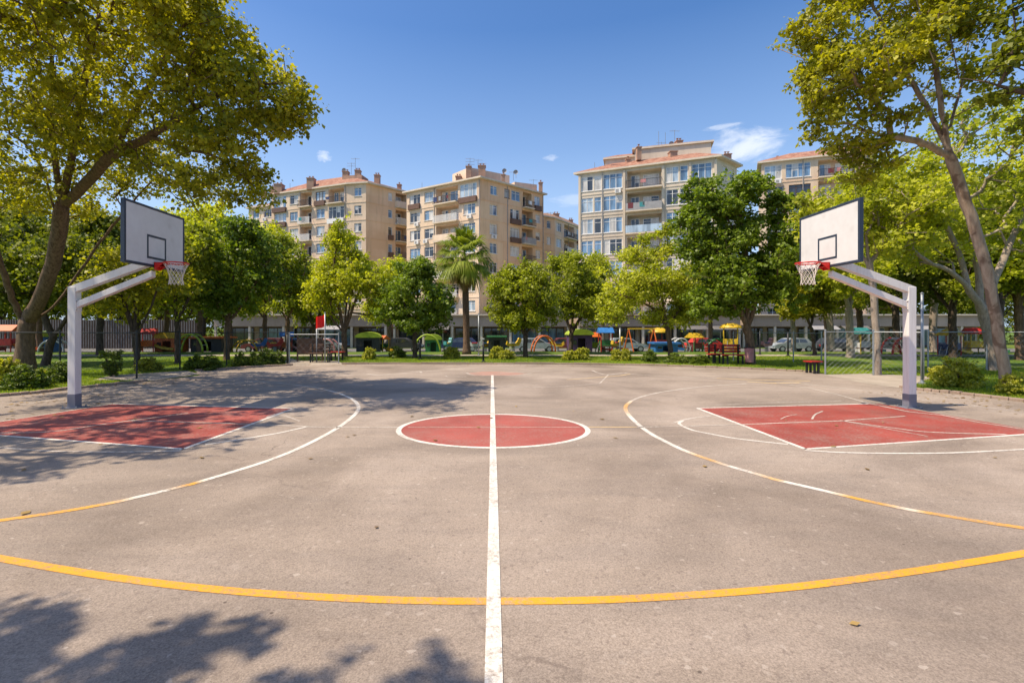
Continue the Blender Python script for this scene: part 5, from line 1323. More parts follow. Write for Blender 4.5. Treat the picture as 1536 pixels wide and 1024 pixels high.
# --- small block left of it and small block right of the centre one
B0 = Block('small pale block with reddish roof peeping out at the far left', [(-50, 100), (-43.2, 97.5), (-38, 106), (-46, 110)], Z0, 2.95, 8, 3.2, 'wall_tan')
B0.R = random.Random(3)
B0.facade(0, 1, [[(.15, .38, 'w'), (.55, .85, 'w')], [(.15, .38, 'w', 'grey'), (.55, .85, 'w')]]); B0.body([(1, 2), (2, 3), (3, 0)]); rf = B0.roof(1.4, 0.6, 0.4, 'tiles'); B0.chimney(rf, 396, 285, 102, 1.0, 1.8)
B5 = Block('low weathered block with brown roof stepping down between the two larger blocks', [(7.6, 87), (11.6, 90), (19.5, 101), (10, 106)], Z0, 2.95, 7, 1.9, 'wall_tan_deep')
B5.R = random.Random(8)
B5.facade(0, 1, [[(.2, .45, 's'), (.6, .8, 's')]]); B5.facade(1, 2, [[(.05, .2, 'w'), (.28, .6, 'b', 'rail'), (.68, .95, 'g', 'brown')], [(.05, .2, 'w'), (.28, .6, 'b', 'white'), (.68, .95, 'g', 'grey')]], 'wall_tan')
B5.body([(2, 3), (3, 0)]); rf = B5.roof(1.4, 0.5, 0.4, 'tiles_brown')
B5.chimney(rf, 834, 321, 93, 1.1, 1.5); B5.chimney(rf, 856, 330, 98, 0.8, 1.4); B5.mast(826, 318, 90, 1.0, 1)

# --- right block
B3 = Block('grey-beige apartment block with stacked central balconies and a stepped red roof', [(12.25, 68.8), (28.6, 62.0), (33.0, 65.6), (26, 80)], Z0, 3.0, 7, 3.1, 'wall_grey')
B3.R = random.Random(77); B3.pipe = 0.188
def b3row(bal, last): return [(.02, .115, 'g'), (.125, .18, 'g'), (.195, .34, 'g'), (.375, .625, 'b', bal), (.66, .745, 'g'), (.755, .81, 'g')] + last
B3.facade(0, 1, [b3row('rail', [(.835, .97, 'g', 'brown')]), b3row('grey', [(.835, .97, 'g')]), b3row('glass', [(.835, .97, 'g')]), b3row('rail', [(.835, .97, 'g')]), b3row('white', [(.835, .97, 'g')])])
B3.facade(1, 2, [[(.3, .5, 's'), (.65, .85, 's')]])
B3.body([(2, 3), (3, 0)])
rf = B3.roof(1.35, 0.75, 0.62, 'tiles')
F = B3.foot; pil = MB()
dA = (F[1] - F[0]).normalized(); nA = Vector((dA.y, -dA.x, 0)); LA = (F[1] - F[0]).length
for fr_ in (.0, .345, .63, .815, .985):
    q = F[0] + dA * (LA * fr_) + nA * 0.003; pil.obox((q.x, q.y, Z0), dA * 0.3, nA * 0.16, (0, 0, 0.9 + 23.0))
pil.build('pilaster', M['wall_grey'], B3.root)
# stepped attic storeys
def attic(B, x0, x1, ytop, Y, h, dep, tiles, rise=0.7):
    a = B.loc(x0, ytop, Y); b_ = B.loc(x1, ytop, Y); d_ = Vector((b_.x - a.x, b_.y - a.y - 0.3 * (b_.x - a.x), 0)); nn = Vector((-d_.y, d_.x, 0)).normalized() * dep
    mb = MB(); mb.obox((a.x, a.y, a.z - h), d_, nn, (0, 0, h)); mb.build('attic_wall', M[B.wall], B.root)
    f = [Vector((a.x, a.y, 0)), Vector((a.x, a.y, 0)) + d_, Vector((a.x, a.y, 0)) + d_ + nn, Vector((a.x, a.y, 0)) + nn]
    return B.roof(rise, 0.4, 0.4, tiles, a.z, f, 'attic_roof')
attic(B3, 952, 1053, 225, 68.5, 2.6, 6, 'tiles', 0.75); attic(B3, 908, 960, 240, 70.5, 2.4, 5, 'tiles', 0.8)
am = MB(); am.obox(B3.loc(981, 240, 65.5) - Vector((0, 0, 0.9)), (1.1, -0.3, 0), (0.05, 0.1, 0), (0, 0, 0.75)); am.build('attic_window', M['glass_blue'], B3.root)
am = MB(); am.obox(B3.loc(917, 247, 68.0) - Vector((0, 0, 0.6)), (1.4, -0.4, 0), (0.05, 0.1, 0), (0, 0, 0.55)); am.build('attic_window', M['glass_dark'], B3.root)
B3.chimney(rf, 958, 221, 67, 0.6, 1.8, pots=1); B3.chimney(rf, 1009, 228, 66, 0.95, 1.8, pots=0); B3.chimney(rf, 1018, 212, 68, 0.85, 1.8); B3.chimney(rf, 1051, 220, 68, 0.7, 1.6, pots=1); B3.chimney(rf, 1090, 232, 67, 0.9, 1.6); B3.chimney(rf, 942, 239, 68, 0.55, 1.2, pots=1)
B3.mast(988, 197, 68.6, 2.0, 0); B3.mast(998, 199, 68.6, 2.0, 0); B3.mast(1012, 195, 68.6, 2.2, 1); B3.mast(892, 244, 69, 1.2, 0); B3.mast(992, 213, 68.6, 1.0, 1); B3.dish(1007, 217, 68)

# --- far right block
B4 = Block('pink-beige apartment block glimpsed behind the trees on the far right', [(40.2, 72.6), (52.5, 68), (58, 74), (46, 84)], Z0, 3.0, 8, 2.9, 'wall_tan')
B4.R = random.Random(15)
B4.facade(0, 1, [[(.03, .20, 'g'), (.24, .48, 'g'), (.55, .95, 'b', 'rail')], [(.06, .22, 'd'), (.27, .48, 'wk'), (.55, .95, 'b', 'rail')]]); B4.body([(1, 2), (2, 3), (3, 0)])
rf = B4.roof(1.7, 0.7, 0.45, 'tiles'); B4.chimney(rf, 1275, 214, 74, 1.5, 1.6); B4.chimney(rf, 1166, 238, 74, 0.4, 0.9, pots=1)

# --- row of ground-floor shops in front of the blocks
def shops(x0, x1, y, seed, label):
    R = random.Random(seed); root = empty('shop_row', (x0, y, Z0), 0, label, 'shop building', 'shop rows along the street'); L = x1 - x0; D = 9.0
    m = MB(); m.box(0, 0.0, 2.65, L, D, 4.0); m.box(0, 2.2, 0, L, D, 2.65); m.build('wall', M['shop_wall'], root)
    m = MB(); m.box(-0.2, -0.35, 3.98, L + 0.2, D + 0.2, 4.15); m.build('roof', M['trim'], root)
    m = MB(); nb = int(L / 3.6)
    for i in range(nb + 1):
        c = MB(); xx = L * i / nb * 0.992 + 0.12; c.cbox(xx, 0.2, 0.0, 0.26, 0.26, 2.65); c.build('column', M['trim'], root)
    for i in range(nb):
        a = L * (i + 0.08) / nb; b_ = L * (i + 0.92) / nb
        f = MB(); f.box(a, 2.10, 0.1, b_, 2.19, 2.5); fo = f.build('shop_window', M[R.choice(['frame_brown', 'frame_white', 'frame_brown'])], root)
        g = MB(); w3 = (b_ - a) / 3
        for k in range(3): g.box(a + w3 * k + 0.06, 2.06, 0.25, a + w3 * (k + 1) - 0.06, 2.098, 2.38)
        g.build('pane', M[R.choice(['glass_dark', 'glass_dark', 'glass_blue'])], fo)
        if R.random() < 0.25:
            w_ = MB(); w_.obox((a, -1.0, 2.25), (b_ - a, 0, 0), (0, 1.0, 0.5), (0, 0, 0.04)); w_.build('awning', M[R.choice(['p_maroon', 'panel_grey', 'panel_brown', 'p_slat'])], root)
shops(-34, -13.0, 59.5, 5, 'arcaded shop row behind the red flag and the lime tree')
shops(-12.2, 9.5, 60, 6, 'arcaded shop row behind the palm trunk')
shops(10.4, 30, 58.8, 7, 'arcaded shop row behind the playground slides')
shops(31, 62, 60, 8, 'arcaded shop row seen through the right wire fence')
# long grey slatted wall on the left beyond the trees
gw = empty('slatted_wall', (-115, 58, Z0), 0, 'grey slatted boundary wall beyond the shadowy trees on the left', 'wall')
m = MB(); m.box(0, 0, 0, 80, 0.12, 3.4); m.build('panel', M['wood'], gw)
m = MB()
for i in range(266): m.box(i * 0.3, -0.06, 0.05, i * 0.3 + 0.12, -0.002, 3.45)
m.build('slat_cladding', M['p_slat'], gw)

# ------------------------------------------------------------------ playground
def at(px, Y): return ((px - CX) * Y / FP, Y, ground_z(Y))
def pole(mb, x, y, z0, z1, r=0.05): mb.tube([(x, y, z0), (x, y, z1)], r, 8)
def slide(root, x, y, z, dx, dy, L, mat, w=0.5):
    d = Vector((dx, dy, 0)).normalized(); n = Vector((-d.y, d.x, 0)); mb = MB(); k = 9
    P_ = []
    for i in range(k + 1):
        t = i / k; zz = z * (1 - t) ** 1.15 + 0.16 * t + 0.16 * math.sin(t * 3.14) * -0.5; P_.append(Vector((x, y, 0)) + d * (L * t) + Vector((0, 0, max(zz, 0.14))))
    for i in range(k):
        a, b = P_[i], P_[i + 1]
        mb.quad(a - n * w / 2, b - n * w / 2, b + n * w / 2, a + n * w / 2); mb.quad(a + n * w / 2 - Vector((0, 0, .05)), b + n * w / 2 - Vector((0, 0, .05)), b - n * w / 2 - Vector((0, 0, .05)), a - n * w / 2 - Vector((0, 0, .05)))
        for s in (-1, 1):
            e = n * (s * w / 2); o = n * (s * 0.05)
            mb.quad(a + e, b + e, b + e + Vector((0, 0, .22)), a + e + Vector((0, 0, .22))); mb.quad(a + e + o, a + e + o + Vector((0, 0, .22)), b + e + o + Vector((0, 0, .22)), b + e + o)
            mb.quad(a + e + Vector((0, 0, .22)), b + e + Vector((0, 0, .22)), b + e + o + Vector((0, 0, .22)), a + e + o + Vector((0, 0, .22)))
            mb.quad(a + e, a + e + o, b + e + o, b + e)
    mb.build('slide', M[mat], root)
def tower(px, Y, rz, h, roof, post, panel, sl, label, kind='gable', s=1.0):
    root = empty('play_tower', at(px, Y), rz, label, 'play tower', 'playground equipment'); root.scale = (s * .84,) * 3
    for x in (-.55, .55):
        for y in (-.55, .55): m = MB(); pole(m, x, y, 0, h + 0.85, 0.05); m.build('post', M[post], root, smooth=False)
    m = MB(); m.box(-.6, -.6, h * .5 - .04, .6, .6, h * .5 + .04); m.build('deck', M['wood'], root)
    for y in (-.57, .53): m = MB(); m.box(-.5, y, h * .5 + .06, .5, y + .04, h * .5 + .62); m.build('panel', M[panel], root)
    m = MB(); m.box(-.58, -.5, .1, -.54, .5, h * .5 + .5); m.build('panel', M[panel], root)
    m = MB()
    if kind == 'gable':
        z = h + .8
        m.poly([(-.75, -.75, z), (.75, -.75, z), (.75, 0, z + .5), (-.75, 0, z + .5)]); m.poly([(.75, .75, z), (-.75, .75, z), (-.75, 0, z + .5), (.75, 0, z + .5)])
        m.poly([(-.75, .75, z), (-.75, -.75, z), (-.75, 0, z + .5)]); m.poly([(.75, -.75, z), (.75, .75, z), (.75, 0, z + .5)]); m.box(-.75, -.75, z - .05, .75, .75, z - .002)
    else:
        z = h + .75
        m.lathe(0, 0, [(0, z), (.95, z), (.95, z + .06), (.8, z + .25), (.45, z + .42), (0, z + .48)], 14)
    m.build('roof', M[roof], root, smooth=kind != 'gable')
    slide(root, .55, 0, h * .5 + .05, 1, -.15, 1.7, sl)
    m = MB()
    for y in (-.25, .25): m.tube([(-.95, y, 0), (-.62, y, h * .5 + .3)], .025, 6)
    for k in range(4): z = (k + 1) * h * .5 / 4.4; m.tube([(-.95 + .33 * z / (h * .5 + .3), -.25, z), (-.95 + .33 * z / (h * .5 + .3), .25, z)], .02, 5)
    m.build('ladder', M['galv'], root); return root
def arch(px, Y, rz, W, H, mat, label, nb=7, cat_='climbing arch'):
    root = empty('climbing_arch', at(px, Y), rz, label, cat_, 'playground equipment')
    for y in (-.35, .35):
        m = MB(); m.tube([(W / 2 * math.cos(a), y, max(0.0, H * math.sin(a))) for a in [math.pi * i / 14 for i in range(15)]], .06, 8); m.build('rail', M[mat], root, smooth=True)
    for i in range(1, nb + 1):
        a = math.pi * i / (nb + 1); m = MB(); m.tube([(W / 2 * math.cos(a), -.35, H * math.sin(a)), (W / 2 * math.cos(a), .35, H * math.sin(a))], .035, 6); m.build('rung', M['galv'], root)
    return root
def kiosk(px, Y, rz, W, H, roof, body, label, dome=True):
    root = empty('play_house', at(px, Y), rz, label, 'play house', 'playground equipment')
    m = MB(); w = W / 2
    m.box(-w, w * .7 - .06, 0, w, w * .7, H); m.box(-w, -w * .7, 0, -w + .06, w * .7 - .062, H); m.box(w - .06, -w * .7, 0, w, w * .7 - .062, H)
    m.box(-w + .062, -w * .7, 0, -w * .35, -w * .7 + .06, H); m.box(w * .35, -w * .7, 0, w - .062, -w * .7 + .06, H); m.box(-w * .348, -w * .7, H * .8, w * .348, -w * .7 + .06, H)
    m.build('wall', M[body], root); m = MB()
    if dome: 
        n = 12
        for i in range(n):
            a0 = math.pi * i / n; a1 = math.pi * (i + 1) / n; k = w * 1.15
            for (ya, yb) in ((-w * .85, w * .85),):
                m.quad((k * math.cos(a0), ya, H + .42 * math.sin(a0)), (k * math.cos(a0), yb, H + .42 * math.sin(a0)), (k * math.cos(a1), yb, H + .42 * math.sin(a1)), (k * math.cos(a1), ya, H + .42 * math.sin(a1)))
        for y in (-w * .85, w * .85): m.poly([(w * 1.15 * math.cos(math.pi * i / n), y, H + .42 * math.sin(math.pi * i / n)) for i in range(n + 1)])
    else: m.box(-w * 1.2, -w, H + .002, w * 1.2, w, H + .12)
    m.build('roof', M[roof], root); m = MB(); m.box(-w * .3, -w * .7 - .02, H * .35, -w * .04, -w * .7 - .003, H * .7) if False else m.box(-w * .8, -w * .7 - .03, H * .45, -w * .45, -w * .7 - .004, H * .7); m.build('window', M['glass_dark'], root)
    return root
def rider(px, Y, rz, mat, mat2, label):
    root = empty('spring_rider', at(px, Y), rz, label, 'spring rider', 'spring riders in the playground')
    m = MB(); m.tube([(.13 * math.cos(a), .13 * math.sin(a), .02 + a * .0135) for a in [i * .5 for i in range(58)]], .018, 5); m.build('spring', M['galv'], root)
    m = MB(); prof = [(-.55, .55), (-.5, .8), (-.3, .62), (.1, .6), (.3, .8), (.42, 1.05), (.62, 1.0), (.6, .82), (.42, .45), (-.35, .4)]
    for y in (-.12, .12): m.poly([(x, y, z) for x, z in prof])
    for i in range(len(prof)): a, b = prof[i], prof[(i + 1) % len(prof)]; m.quad((a[0], -.12, a[1]), (b[0], -.12, b[1]), (b[0], .12, b[1]), (a[0], .12, a[1]))
    m.build('body', M[mat], root); m = MB(); m.box(-.3, -.17, .63, .1, .17, .7); m.build('seat', M[mat2], root); m = MB(); m.tube([(.33, -.25, .88), (.33, .25, .88)], .02, 6); m.build('handle', M['black'], root)
    return root
def swing(px, Y, rz, label, mat='p_orange'):
    root = empty('swing_set', at(px, Y), rz, label, 'swing set', 'playground equipment'); H = 2.0
    root.scale = (.8,) * 3
    for x in (-1.3, 1.3):
        for y in (-.7, .7): m = MB(); m.tube([(x, y, 0), (x, 0, H)], .055, 8); m.build('leg', M[mat], root)
    m = MB(); m.tube([(-1.4, 0, H), (1.4, 0, H)], .055, 8); m.build('crossbar', M['p_yellow'], root)
    for x in (-.6, .6):
        m = MB(); m.box(x - .22, -.1, .5, x + .22, .1, .54); o = m.build('seat', M['p_blue'], root)
        for q in (-.2, .2): c = MB(); c.tube([(x + q, 0, .54), (x + q, 0, H)], .012, 4); c.build('chain', M['galv'], o)
    return root
tower(430, 37, .4, 1.0, 'p_blue', 'p_red', 'p_orange', 'p_pink', 'blue-roofed play tower with pink slide left of the red flag', s=.8)
kiosk(447, 37.5, .1, 1.2, .95, 'p_blue', 'charcoal_' if False else 'p_charcoal', 'dark play house with blue roof beside the pink slide', False)
rider(412, 36, .5, 'p_red', 'p_yellow', 'red spring rider left of the blue-roofed tower')
arch(468, 37, .3, 1.9, .95, 'p_orange', 'low orange climbing arch just behind the red flag poles')
arch(492, 38, -.2, 1.6, 1.0, 'p_pink', 'pinkish climbing arch just right of the red flag poles')
kiosk(553, 37, .15, 1.7, 1.1, 'p_lime', 'p_charcoal', 'dark play house under a lime domed roof right of the lime tree trunk')
tower(574, 38, -.6, .9, 'p_orange', 'p_yellow', 'p_green', 'p_yellow', 'small green play tower with orange roof right of the lime domed play house', s=.7)
arch(641, 35.5, .1, 1.9, 1.25, 'p_lime', 'tall lime climbing arch between the round tree and the palm')
kiosk(650, 37.5, .1, 1.2, .95, 'p_lime', 'p_green', 'green play house with lime roof behind the tall lime arch')
rider(672, 36, 1.2, 'p_teal', 'p_yellow', 'teal spring rider left of the palm trunk')
rider(714, 36, 0, 'p_white', 'p_red', 'white spring rider right of the palm trunk')
rider(728, 37, .6, 'p_yellow', 'p_blue', 'yellow spring rider left of the charcoal play house')
kiosk(745, 36.5, 0, 1.25, 1.1, 'p_green', 'p_charcoal', 'charcoal play house with flat green roof behind the thin dark pole', False)
rider(770, 36, .3, 'p_yellow', 'p_white', 'yellow and white spring rider left of the right round tree trunk')
arch(815, 35, .2, 1.6, 1.15, 'p_orange', 'orange climbing arch right of the right round tree trunk')
rider(836, 36, 2.8, 'p_yellow', 'p_navyblue', 'yellow spring rider between orange arch and olive tree trunk')
kiosk(869, 35.5, .1, 1.6, 1.25, 'p_lime', 'p_purple', 'purple play house with lime domed roof beside the olive tree trunk')
tower(908, 35, 0, 1.15, 'p_blue', 'p_red', 'p_green', 'p_red', 'play tower with blue roof and red slide behind a low lime bush', s=.85)
tower(888, 36.5, .1, .9, 'p_orange', 'p_lime', 'p_lime', 'p_maroon', 'lime-panelled play tower with orange roof beside the purple play house', s=.8)
rider(926, 34, .6, 'p_yellow', 'p_red', 'yellow spring rider in front of the red slide')
swing(962, 34, .35, 'orange swing frame with blue seats left of the maple trunk')
tower(988, 35.5, .1, 1.0, 'p_yellow', 'p_red', 'p_red', 'p_blue', 'red play tower under a yellow domed roof beside the maple trunk', 'dome', .95)
kiosk(996, 33.2, 0, 1.5, .55, 'p_blue', 'p_blue', 'low bright blue play house at the foot of the maple', False)
arch(1018, 36, .2, 1.5, 1.0, 'p_white', 'white climbing arch right behind the maple trunk')
tower(1042, 36, .3, .8, 'p_yellow', 'p_green', 'p_maroon', 'p_white', 'maroon play tower with long white slide right of the maple', s=.8)
arch(1075, 35.5, 0, 1.8, .95, 'p_green', 'green climbing arch left of the big yellow slide')
tower(1096, 34.5, 1.1, 1.35, 'p_yellow', 'p_yellow', 'p_yellow', 'p_yellow', 'all-yellow play tower with domed roof left of the dense dark tree trunk', 'dome', .95)
rider(1150, 36, .4, 'p_pink', 'p_navyblue', 'pink spring rider right of the dense dark tree trunk')
tower(1290, 31, .2, 1.0, 'p_teal', 'p_yellow', 'p_white', 'p_teal', 'white and yellow play tower with teal roof behind the wire fence', s=.85)
arch(1345, 30, .2, 1.5, 1.0, 'p_red', 'red climbing arch behind the wire fence left of the right hoop post')
tower(1424, 29, .3, 1.0, 'p_yellow', 'p_red', 'p_navyblue', 'p_yellow', 'navy-panelled play tower with yellow roof right of the right hoop post', s=.8)
tower(1462, 31, -.3, 1.0, 'p_red', 'p_yellow', 'p_yellow', 'p_green', 'yellow play tower with red roof near the broad yellow tree trunk', s=.85)
tower(72 - 60, 33, .2, 1.0, 'p_orange', 'p_red', 'p_red', 'p_orange', 'orange-red play tower at the far left edge beyond the hedge', s=.95)
arch(82, 33, .2, 1.5, .8, 'p_white', 'white climbing arch just right of the huge plane trunk')
kiosk(66, 35, .1, 1.6, 1.1, 'p_lime', 'p_blue', 'blue play house with lime roof peeping past the huge plane trunk')
tower(222, 34, .4, 1.0, 'p_red', 'p_red', 'p_orange', 'p_yellow', 'red-roofed play tower behind the slim three-stemmed tree', s=.85)
kiosk(258, 35, 0, 1.7, 1.0, 'p_yellow', 'p_orange', 'orange play house with yellow domed roof behind the thin dark trunk')
arch(288, 33, .1, 1.7, 1.2, 'p_lime', 'lime climbing arch left of the dark maple trunk')
kiosk(318, 36, 0, 2.2, 1.0, 'p_orange', 'p_charcoal', 'dark play house with orange roof left of the dark maple trunk', False)
arch(370, 37, 0, 1.9, .9, 'p_yellow', 'low yellow climbing arch right of the dark maple trunk')
rider(388, 37, .4, 'p_blue', 'p_white', 'blue spring rider at the end of the dark bush row')

# cars parked along the street
def car(px, Y, rz, body, label, van=False):
    root = empty('parked_car', at(px, Y), rz, label, 'car', 'cars parked along the street'); W = 0.86
    H = 1.42 if not van else 1.85
    lo = [(-2.15, .38), (-2.18, .72), (-2.05, .88), (-1.2, .95), (.95, .95), (1.75, .84), (2.12, .68), (2.16, .36)]
    m = MB()
    for y in (-W, W): m.poly([(x, y, z) for x, z in (lo if y < 0 else lo[::-1])])
    for i in range(len(lo)): a, b = lo[i], lo[(i + 1) % len(lo)]; m.quad((a[0], W, a[1]), (b[0], W, b[1]), (b[0], -W, b[1]), (a[0], -W, a[1]))
    b0 = m.build('body', M[body], root, bevel=0.05)
    ck = [(-1.75, .94), (-1.35, H - .06), (-1.1, H), (.25, H), (.5, H - .05), (1.15, .94)] if not van else [(-2.05, .94), (-2.0, H), (.6, H), (.9, H - .1), (1.4, .94)]
    m = MB(); k = .74
    for y in (-k, k): m.poly([(x, y * (1.08 if z < 1 else 1), z) for x, z in (ck if y < 0 else ck[::-1])])
    for i in range(len(ck)): a, b = ck[i], ck[(i + 1) % len(ck)]; ka, kb = (k * (1.08 if a[1] < 1 else 1)), (k * (1.08 if b[1] < 1 else 1)); m.quad((a[0], ka, a[1]), (b[0], kb, b[1]), (b[0], -kb, b[1]), (a[0], -ka, a[1]))
    m.build('cabin', M[body], root, bevel=0.03)
    for y in (-1, 1):
        for (x0, x1, s0, s1) in ((-1.3, -.45, -1.1, -.45), (-.38, .95, -.38, .38)):
            g = MB(); yy0, yy1 = y * .803, y * .752; g.quad((x0, yy0, .98), (x1, yy0, .98), (s1, yy1, H - .1), (s0, yy1, H - .1)); g.build('side_window', M['glass_dark'], root)
    g = MB(); xs0, xs1 = (1.12, .56) if not van else (1.42, .95); g.quad((xs0 + .02, -.66, 1.0), (xs0 + .02, .66, 1.0), (xs1 + .02, .62, H - .1), (xs1 + .02, -.62, H - .1)); g.build('windscreen', M['glass_dark'], root)
    for x in (-1.35, 1.35):
        for y in (-.78, .78):
            w_ = MB(); i0 = len(w_.v)
            for yy in (-.1, .1):
                for q in range(16): a = 6.2832 * q / 16; w_.v.append((x + .32 * math.cos(a), y + yy, .32 + .32 * math.sin(a)))
            w_.f += [(q, (q + 1) % 16, 16 + (q + 1) % 16, 16 + q) for q in range(16)] + [tuple(range(15, -1, -1)), tuple(range(16, 32))]
            wo_ = w_.build('wheel', M['black'], root); w_ = MB()
            s = -1 if y < 0 else 1
            w_.poly([(x + .2 * math.cos(6.2832 * q / 12), y + s * .104, .32 + .2 * math.sin(6.2832 * q / 12)) for q in range(12)]); w_.build('hubcap', M['p_silver'], wo_)
    for y in (-.62, .62):
        m = MB(); m.box(2.12, y - .16, .56, 2.19, y + .16, .7); m.build('headlight', M['glass_pale'], root); m = MB(); m.box(-2.23, y - .16, .6, -2.17, y + .16, .75); m.build('tail_light', M['p_red'], root)
    return root
for a in ((398, 50.6, 3.14, 'p_maroon', 'maroon car parked on the street left of the shops'), (486, 51, 0, 'p_silver', 'silver car parked behind the red flag'), (604, 51.5, 0, 'p_charcoal', 'dark car parked behind the left round tree'),
          (690, 51.5, 3.14, 'p_navyblue', 'navy car parked behind the palm trunk'), (803, 50.5, 0, 'p_silver', 'silver car parked behind the orange climbing arch'), (842, 51.5, 3.14, 'p_maroon', 'dark red car parked behind the olive tree trunk'),
          (938, 51, 0, 'p_silver', 'silver car parked behind the orange swing frame'), (1186, 51, 3.14, 'p_silver', 'silver-blue car parked right of the dense dark tree'), (1060, 51.2, 0, 'p_red', 'red car parked behind the green climbing arch'),
          (1256, 51.3, 0, 'p_charcoal', 'dark car parked behind the sparse pale tree')): car(*a)

# ------------------------------------------------------------------ flag, poles, benches, fences
def flagpole(px, py, topy, flag, label):
    x, y, _ = G(px, py); root = empty('flag_pole' if flag else 'pole', (x, y, 0), 0, label, 'flag' if flag else 'pole'); H = P(px, topy, y)[2]
    m = MB(); m.tube([(0, 0, -.05), (0, 0, H)], .03, 8); m.build('pole', M['galv'], root, smooth=True)
    if flag:
        m = MB(); n = 10; w = -0.42; V = []
        for i in range(n + 1):
            for j in range(6):
                u = i / n; v = j / 5; V.append((w * u, .05 * math.sin(u * 6), H - .02 - .56 * v - .18 * u - .03 * math.sin(u * 5)))
        m.v = V + [(a, b + .008, c) for a, b, c in V]; q = len(V)
        for i in range(n):
            for j in range(5): k = i * 6 + j; m.f.append((k, k + 1, k + 7, k + 6)); m.f.append((q + k, q + k + 6, q + k + 7, q + k + 1))
        m.build('flag', M['flag_red'], root, smooth=True)
        m = MB(); m.lathe(0, 0, [(0, H + .07), (.04, H + .04), (.04, H), (0, H - .01)], 8); m.build('finial', M['galv'], root)
    return root
flagpole(487.5, 544, 470, True, 'pole flying a plain red flag in front of the airy lime tree')
flagpole(475, 543, 490, False, 'bare thin pole just left of the red flag')
def darkpole(px, py, topy, label, r=.035, mat='dark_steel', extra=False):
    x, y, _ = G(px, py); root = empty('pole', (x, y, 0), 0, label, 'pole', 'thin poles around the court'); H = P(px, topy, y)[2]
    m = MB(); m.tube([(0, 0, -.05), (0, 0, H)], r, 8); m.build('shaft', M[mat], root, smooth=True)
    m = MB(); m.lathe(0, 0, [(r * 2.6, 0.0), (r * 2.6, .04), (r * 1.3, .06), (r, .12)], 10); m.build('base', M[mat], root)
    m = MB(); m.lathe(0, 0, [(r, H - .03), (r * 1.5, H), (0, H + .04)], 8); m.build('cap', M[mat], root)
darkpole(725, 543, 510, 'short thin dark pole on the lawn between palm and lime bush pair', .045)
darkpole(630, 539, 508, 'short dark pole touching the left round tree trunk', .05)
darkpole(718, 533, 470, 'tall pale pole right of the palm trunk', .035, 'galv')
darkpole(431, 547, 500, 'dark pole at the left side of the lawn path', .04)
darkpole(1182, 534, 498, 'dark pole left of the wire fence, beyond the lawn', .05)
darkpole(1140, 532, 496, 'dark pole right of the dense dark tree trunk', .04)
darkpole(930, 536, 492, 'pale pole left of the orange swing frame', .04, 'galv')

def bench(px, py, rz, mat, label, w=1.5, back=True):
    x, y, _ = G(px, py); root = empty('park_bench', (x, y, 0), rz, label, 'bench', 'park benches')
    m = MB()
    for i in range(3): m.box(-w / 2, -.2 + i * .15, .42, w / 2, -.07 + i * .15, .46)
    m.build('seat', M[mat], root)
    if back:
        m = MB()
        for i in range(3): m.obox((-w / 2, .27 + i * .02, .52 + i * .13), (w, 0, 0), (0, .03, 0), (0, .01, .1))
        m.build('backrest', M[mat], root)
    for xx in (-w / 2 + .12, w / 2 - .18):
        m = MB(); m.box(xx, -.18, 0, xx + .06, -.12, .418); m.box(xx, .2, 0, xx + .06, .26, .9 if back else .418); m.box(xx + .005, -.118, .36, xx + .055, .198, .41); m.build('leg', M['dark_steel'], root)
    return root
bench(1100, 546.5, .05, 'p_red', 'red slatted bench on the lawn left of the dense dark tree trunk', 1.0)
bench(1072, 545, .1, 'p_red', 'smaller red bench half hidden in the low dark bushes', .6)
bench(480, 543.5, .1, 'wood', 'dark wooden bench at the foot of the red flag', 1.1)
bench(505, 541, -.2, 'p_red', 'dark red bench right of the red flag poles', .7, False)
bench(1220, 560, .1, 'p_red', 'low red bench at the left end of the wire fence', .45, False)
# notice board by the flag path
x, y, _ = G(465, 542); nb = empty('notice_board', (x, y, 0), .1, 'dark wooden notice board behind the bench by the red flag', 'notice board')
m = MB(); m.box(-.6, -.03, .35, .6, .03, 1.15); m.build('panel', M['wood'], nb)
for xx in (-.62, .56): m = MB(); m.box(xx, -.04, 0, xx + .06, .04, 1.3); m.build('post', M['wood'], nb)
m = MB(); m.box(-.7, -.12, 1.3, .7, .12, 1.35); m.build('roof', M['wood'], nb)
# litter bin
def binn(px, py, mat, label):
    x, y, _ = G(px, py); r = empty('litter_bin', (x, y, 0), 0, label, 'bin', 'litter bins'); m = MB(); m.lathe(0, 0, [(.17, .12), (.2, .75), (.17, .75), (.15, .15), (0, .14)], 14); m.build('bucket', M[mat], r, smooth=True)
    m = MB(); m.tube([(0, .19, 0), (0, .19, .95)], .025, 6); m.build('post', M['dark_steel'], r); m = MB(); m.lathe(0, 0, [(.205, .752), (.215, .78), (.19, .79), (.165, .755)], 14); m.build('rim', M['black'], r)
binn(1124, 547, 'p_pink', 'pinkish litter bin at the foot of the dense dark tree')

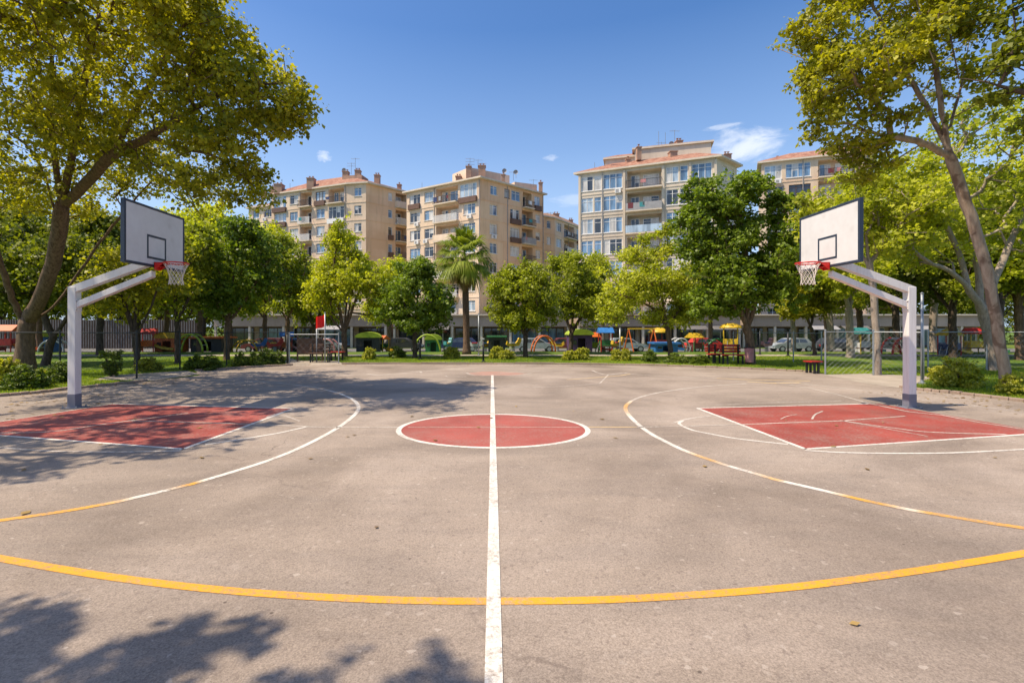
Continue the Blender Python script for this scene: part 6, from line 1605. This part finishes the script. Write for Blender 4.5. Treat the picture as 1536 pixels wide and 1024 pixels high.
def fence(pts, H, label, mat='galv', pm='galv', step=.11, posts=None, panels=True, wire=.0021):
    root = empty('wire_fence', (pts[0][0], pts[0][1], 0), 0, label, 'fence', 'wire fences around the court'); o = Vector((pts[0][0], pts[0][1], 0))
    P_ = [Vector((x, y, 0)) - o for x, y in pts]
    for i in range(len(P_) - 1):
        a, b = P_[i], P_[i + 1]; L = (b - a).length; d = (b - a) / L; n = max(1, round(L / 2.6))
        for k in range(n + (1 if i == len(P_) - 2 else 0)):
            q = a + d * (L * k / n); m = MB(); m.tube([(q.x, q.y, -.05), (q.x, q.y, H + .05)], .028, 8); m.lathe(q.x, q.y, [(.035, H + .05), (.03, H + .08), (0, H + .09)], 8); m.build('post', M[pm], root)
        m = MB(); m.tube([tuple(a + Vector((0, 0, H))), tuple(b + Vector((0, 0, H)))], .018, 6); m.build('top_rail', M[pm], root)
        m = MB(); nn = Vector((-d.y, d.x, 0)) * .004
        def seg(p, q): m.tube([p, q], wire, 3, cap=False)
        # diagonal mesh
        s = step * 1.6; k = -int(H / s) - 1
        while k * s < L:
            x0 = k * s; x1 = x0 + H; t0 = max(0, -x0 / H); t1 = min(1, (L - x0) / H)
            if t1 > t0:
                seg(tuple(a + d * (x0 + H * t0) + Vector((0, 0, .04 + (H - .04) * t0))), tuple(a + d * (x0 + H * t1) + Vector((0, 0, .04 + (H - .04) * t1))))
                seg(tuple(a + d * (x0 + H * t0) + nn + Vector((0, 0, H - (H - .04) * t0))), tuple(a + d * (x0 + H * t1) + nn + Vector((0, 0, H - (H - .04) * t1))))
            k += 1
        m.build('wire_mesh', M[mat], root)
    return root
fence([G(1238, 562)[:2], G(1310, 563)[:2], G(1385, 569)[:2]], 1.52, 'galvanised wire fence between the path and the slender pale trunk')
fence([G(1100, 541)[:2], G(1190, 543)[:2], G(1232, 546)[:2]], 1.4, 'low wire fence on the lawn right of the dense dark tree', step=.16)
fence([G(1392, 558)[:2], G(1480, 556)[:2], G(1580, 560)[:2]], 1.5, 'wire fence behind the large yellow-green bush', step=.13)
fence([G(-40, 562)[:2], G(90, 564)[:2], G(205, 568)[:2]], 1.5, 'dark wire fence behind the kerbside bushes left of the path', 'dark_steel', 'dark_steel', .12)
fence([G(205, 567)[:2], G(270, 554)[:2]], 1.5, 'dark wire fence beside the path behind the pale sprawling bush', 'dark_steel', 'dark_steel', .12)
fence([G(270, 553)[:2], G(340, 549)[:2], G(432, 546.5)[:2]], 1.45, 'dark wire fence behind the row of dark bushes', 'dark_steel', 'dark_steel', .16)
fence([G(508, 545)[:2], G(434, 545)[:2]], 1.35, 'short wire fence across the lawn path by the flag', step=.2)
# stay rail of the tall green fence at the right post
darkpole(1383, 575.5, 440, 'tall galvanised pole just behind the right hoop post', .035, 'galv')
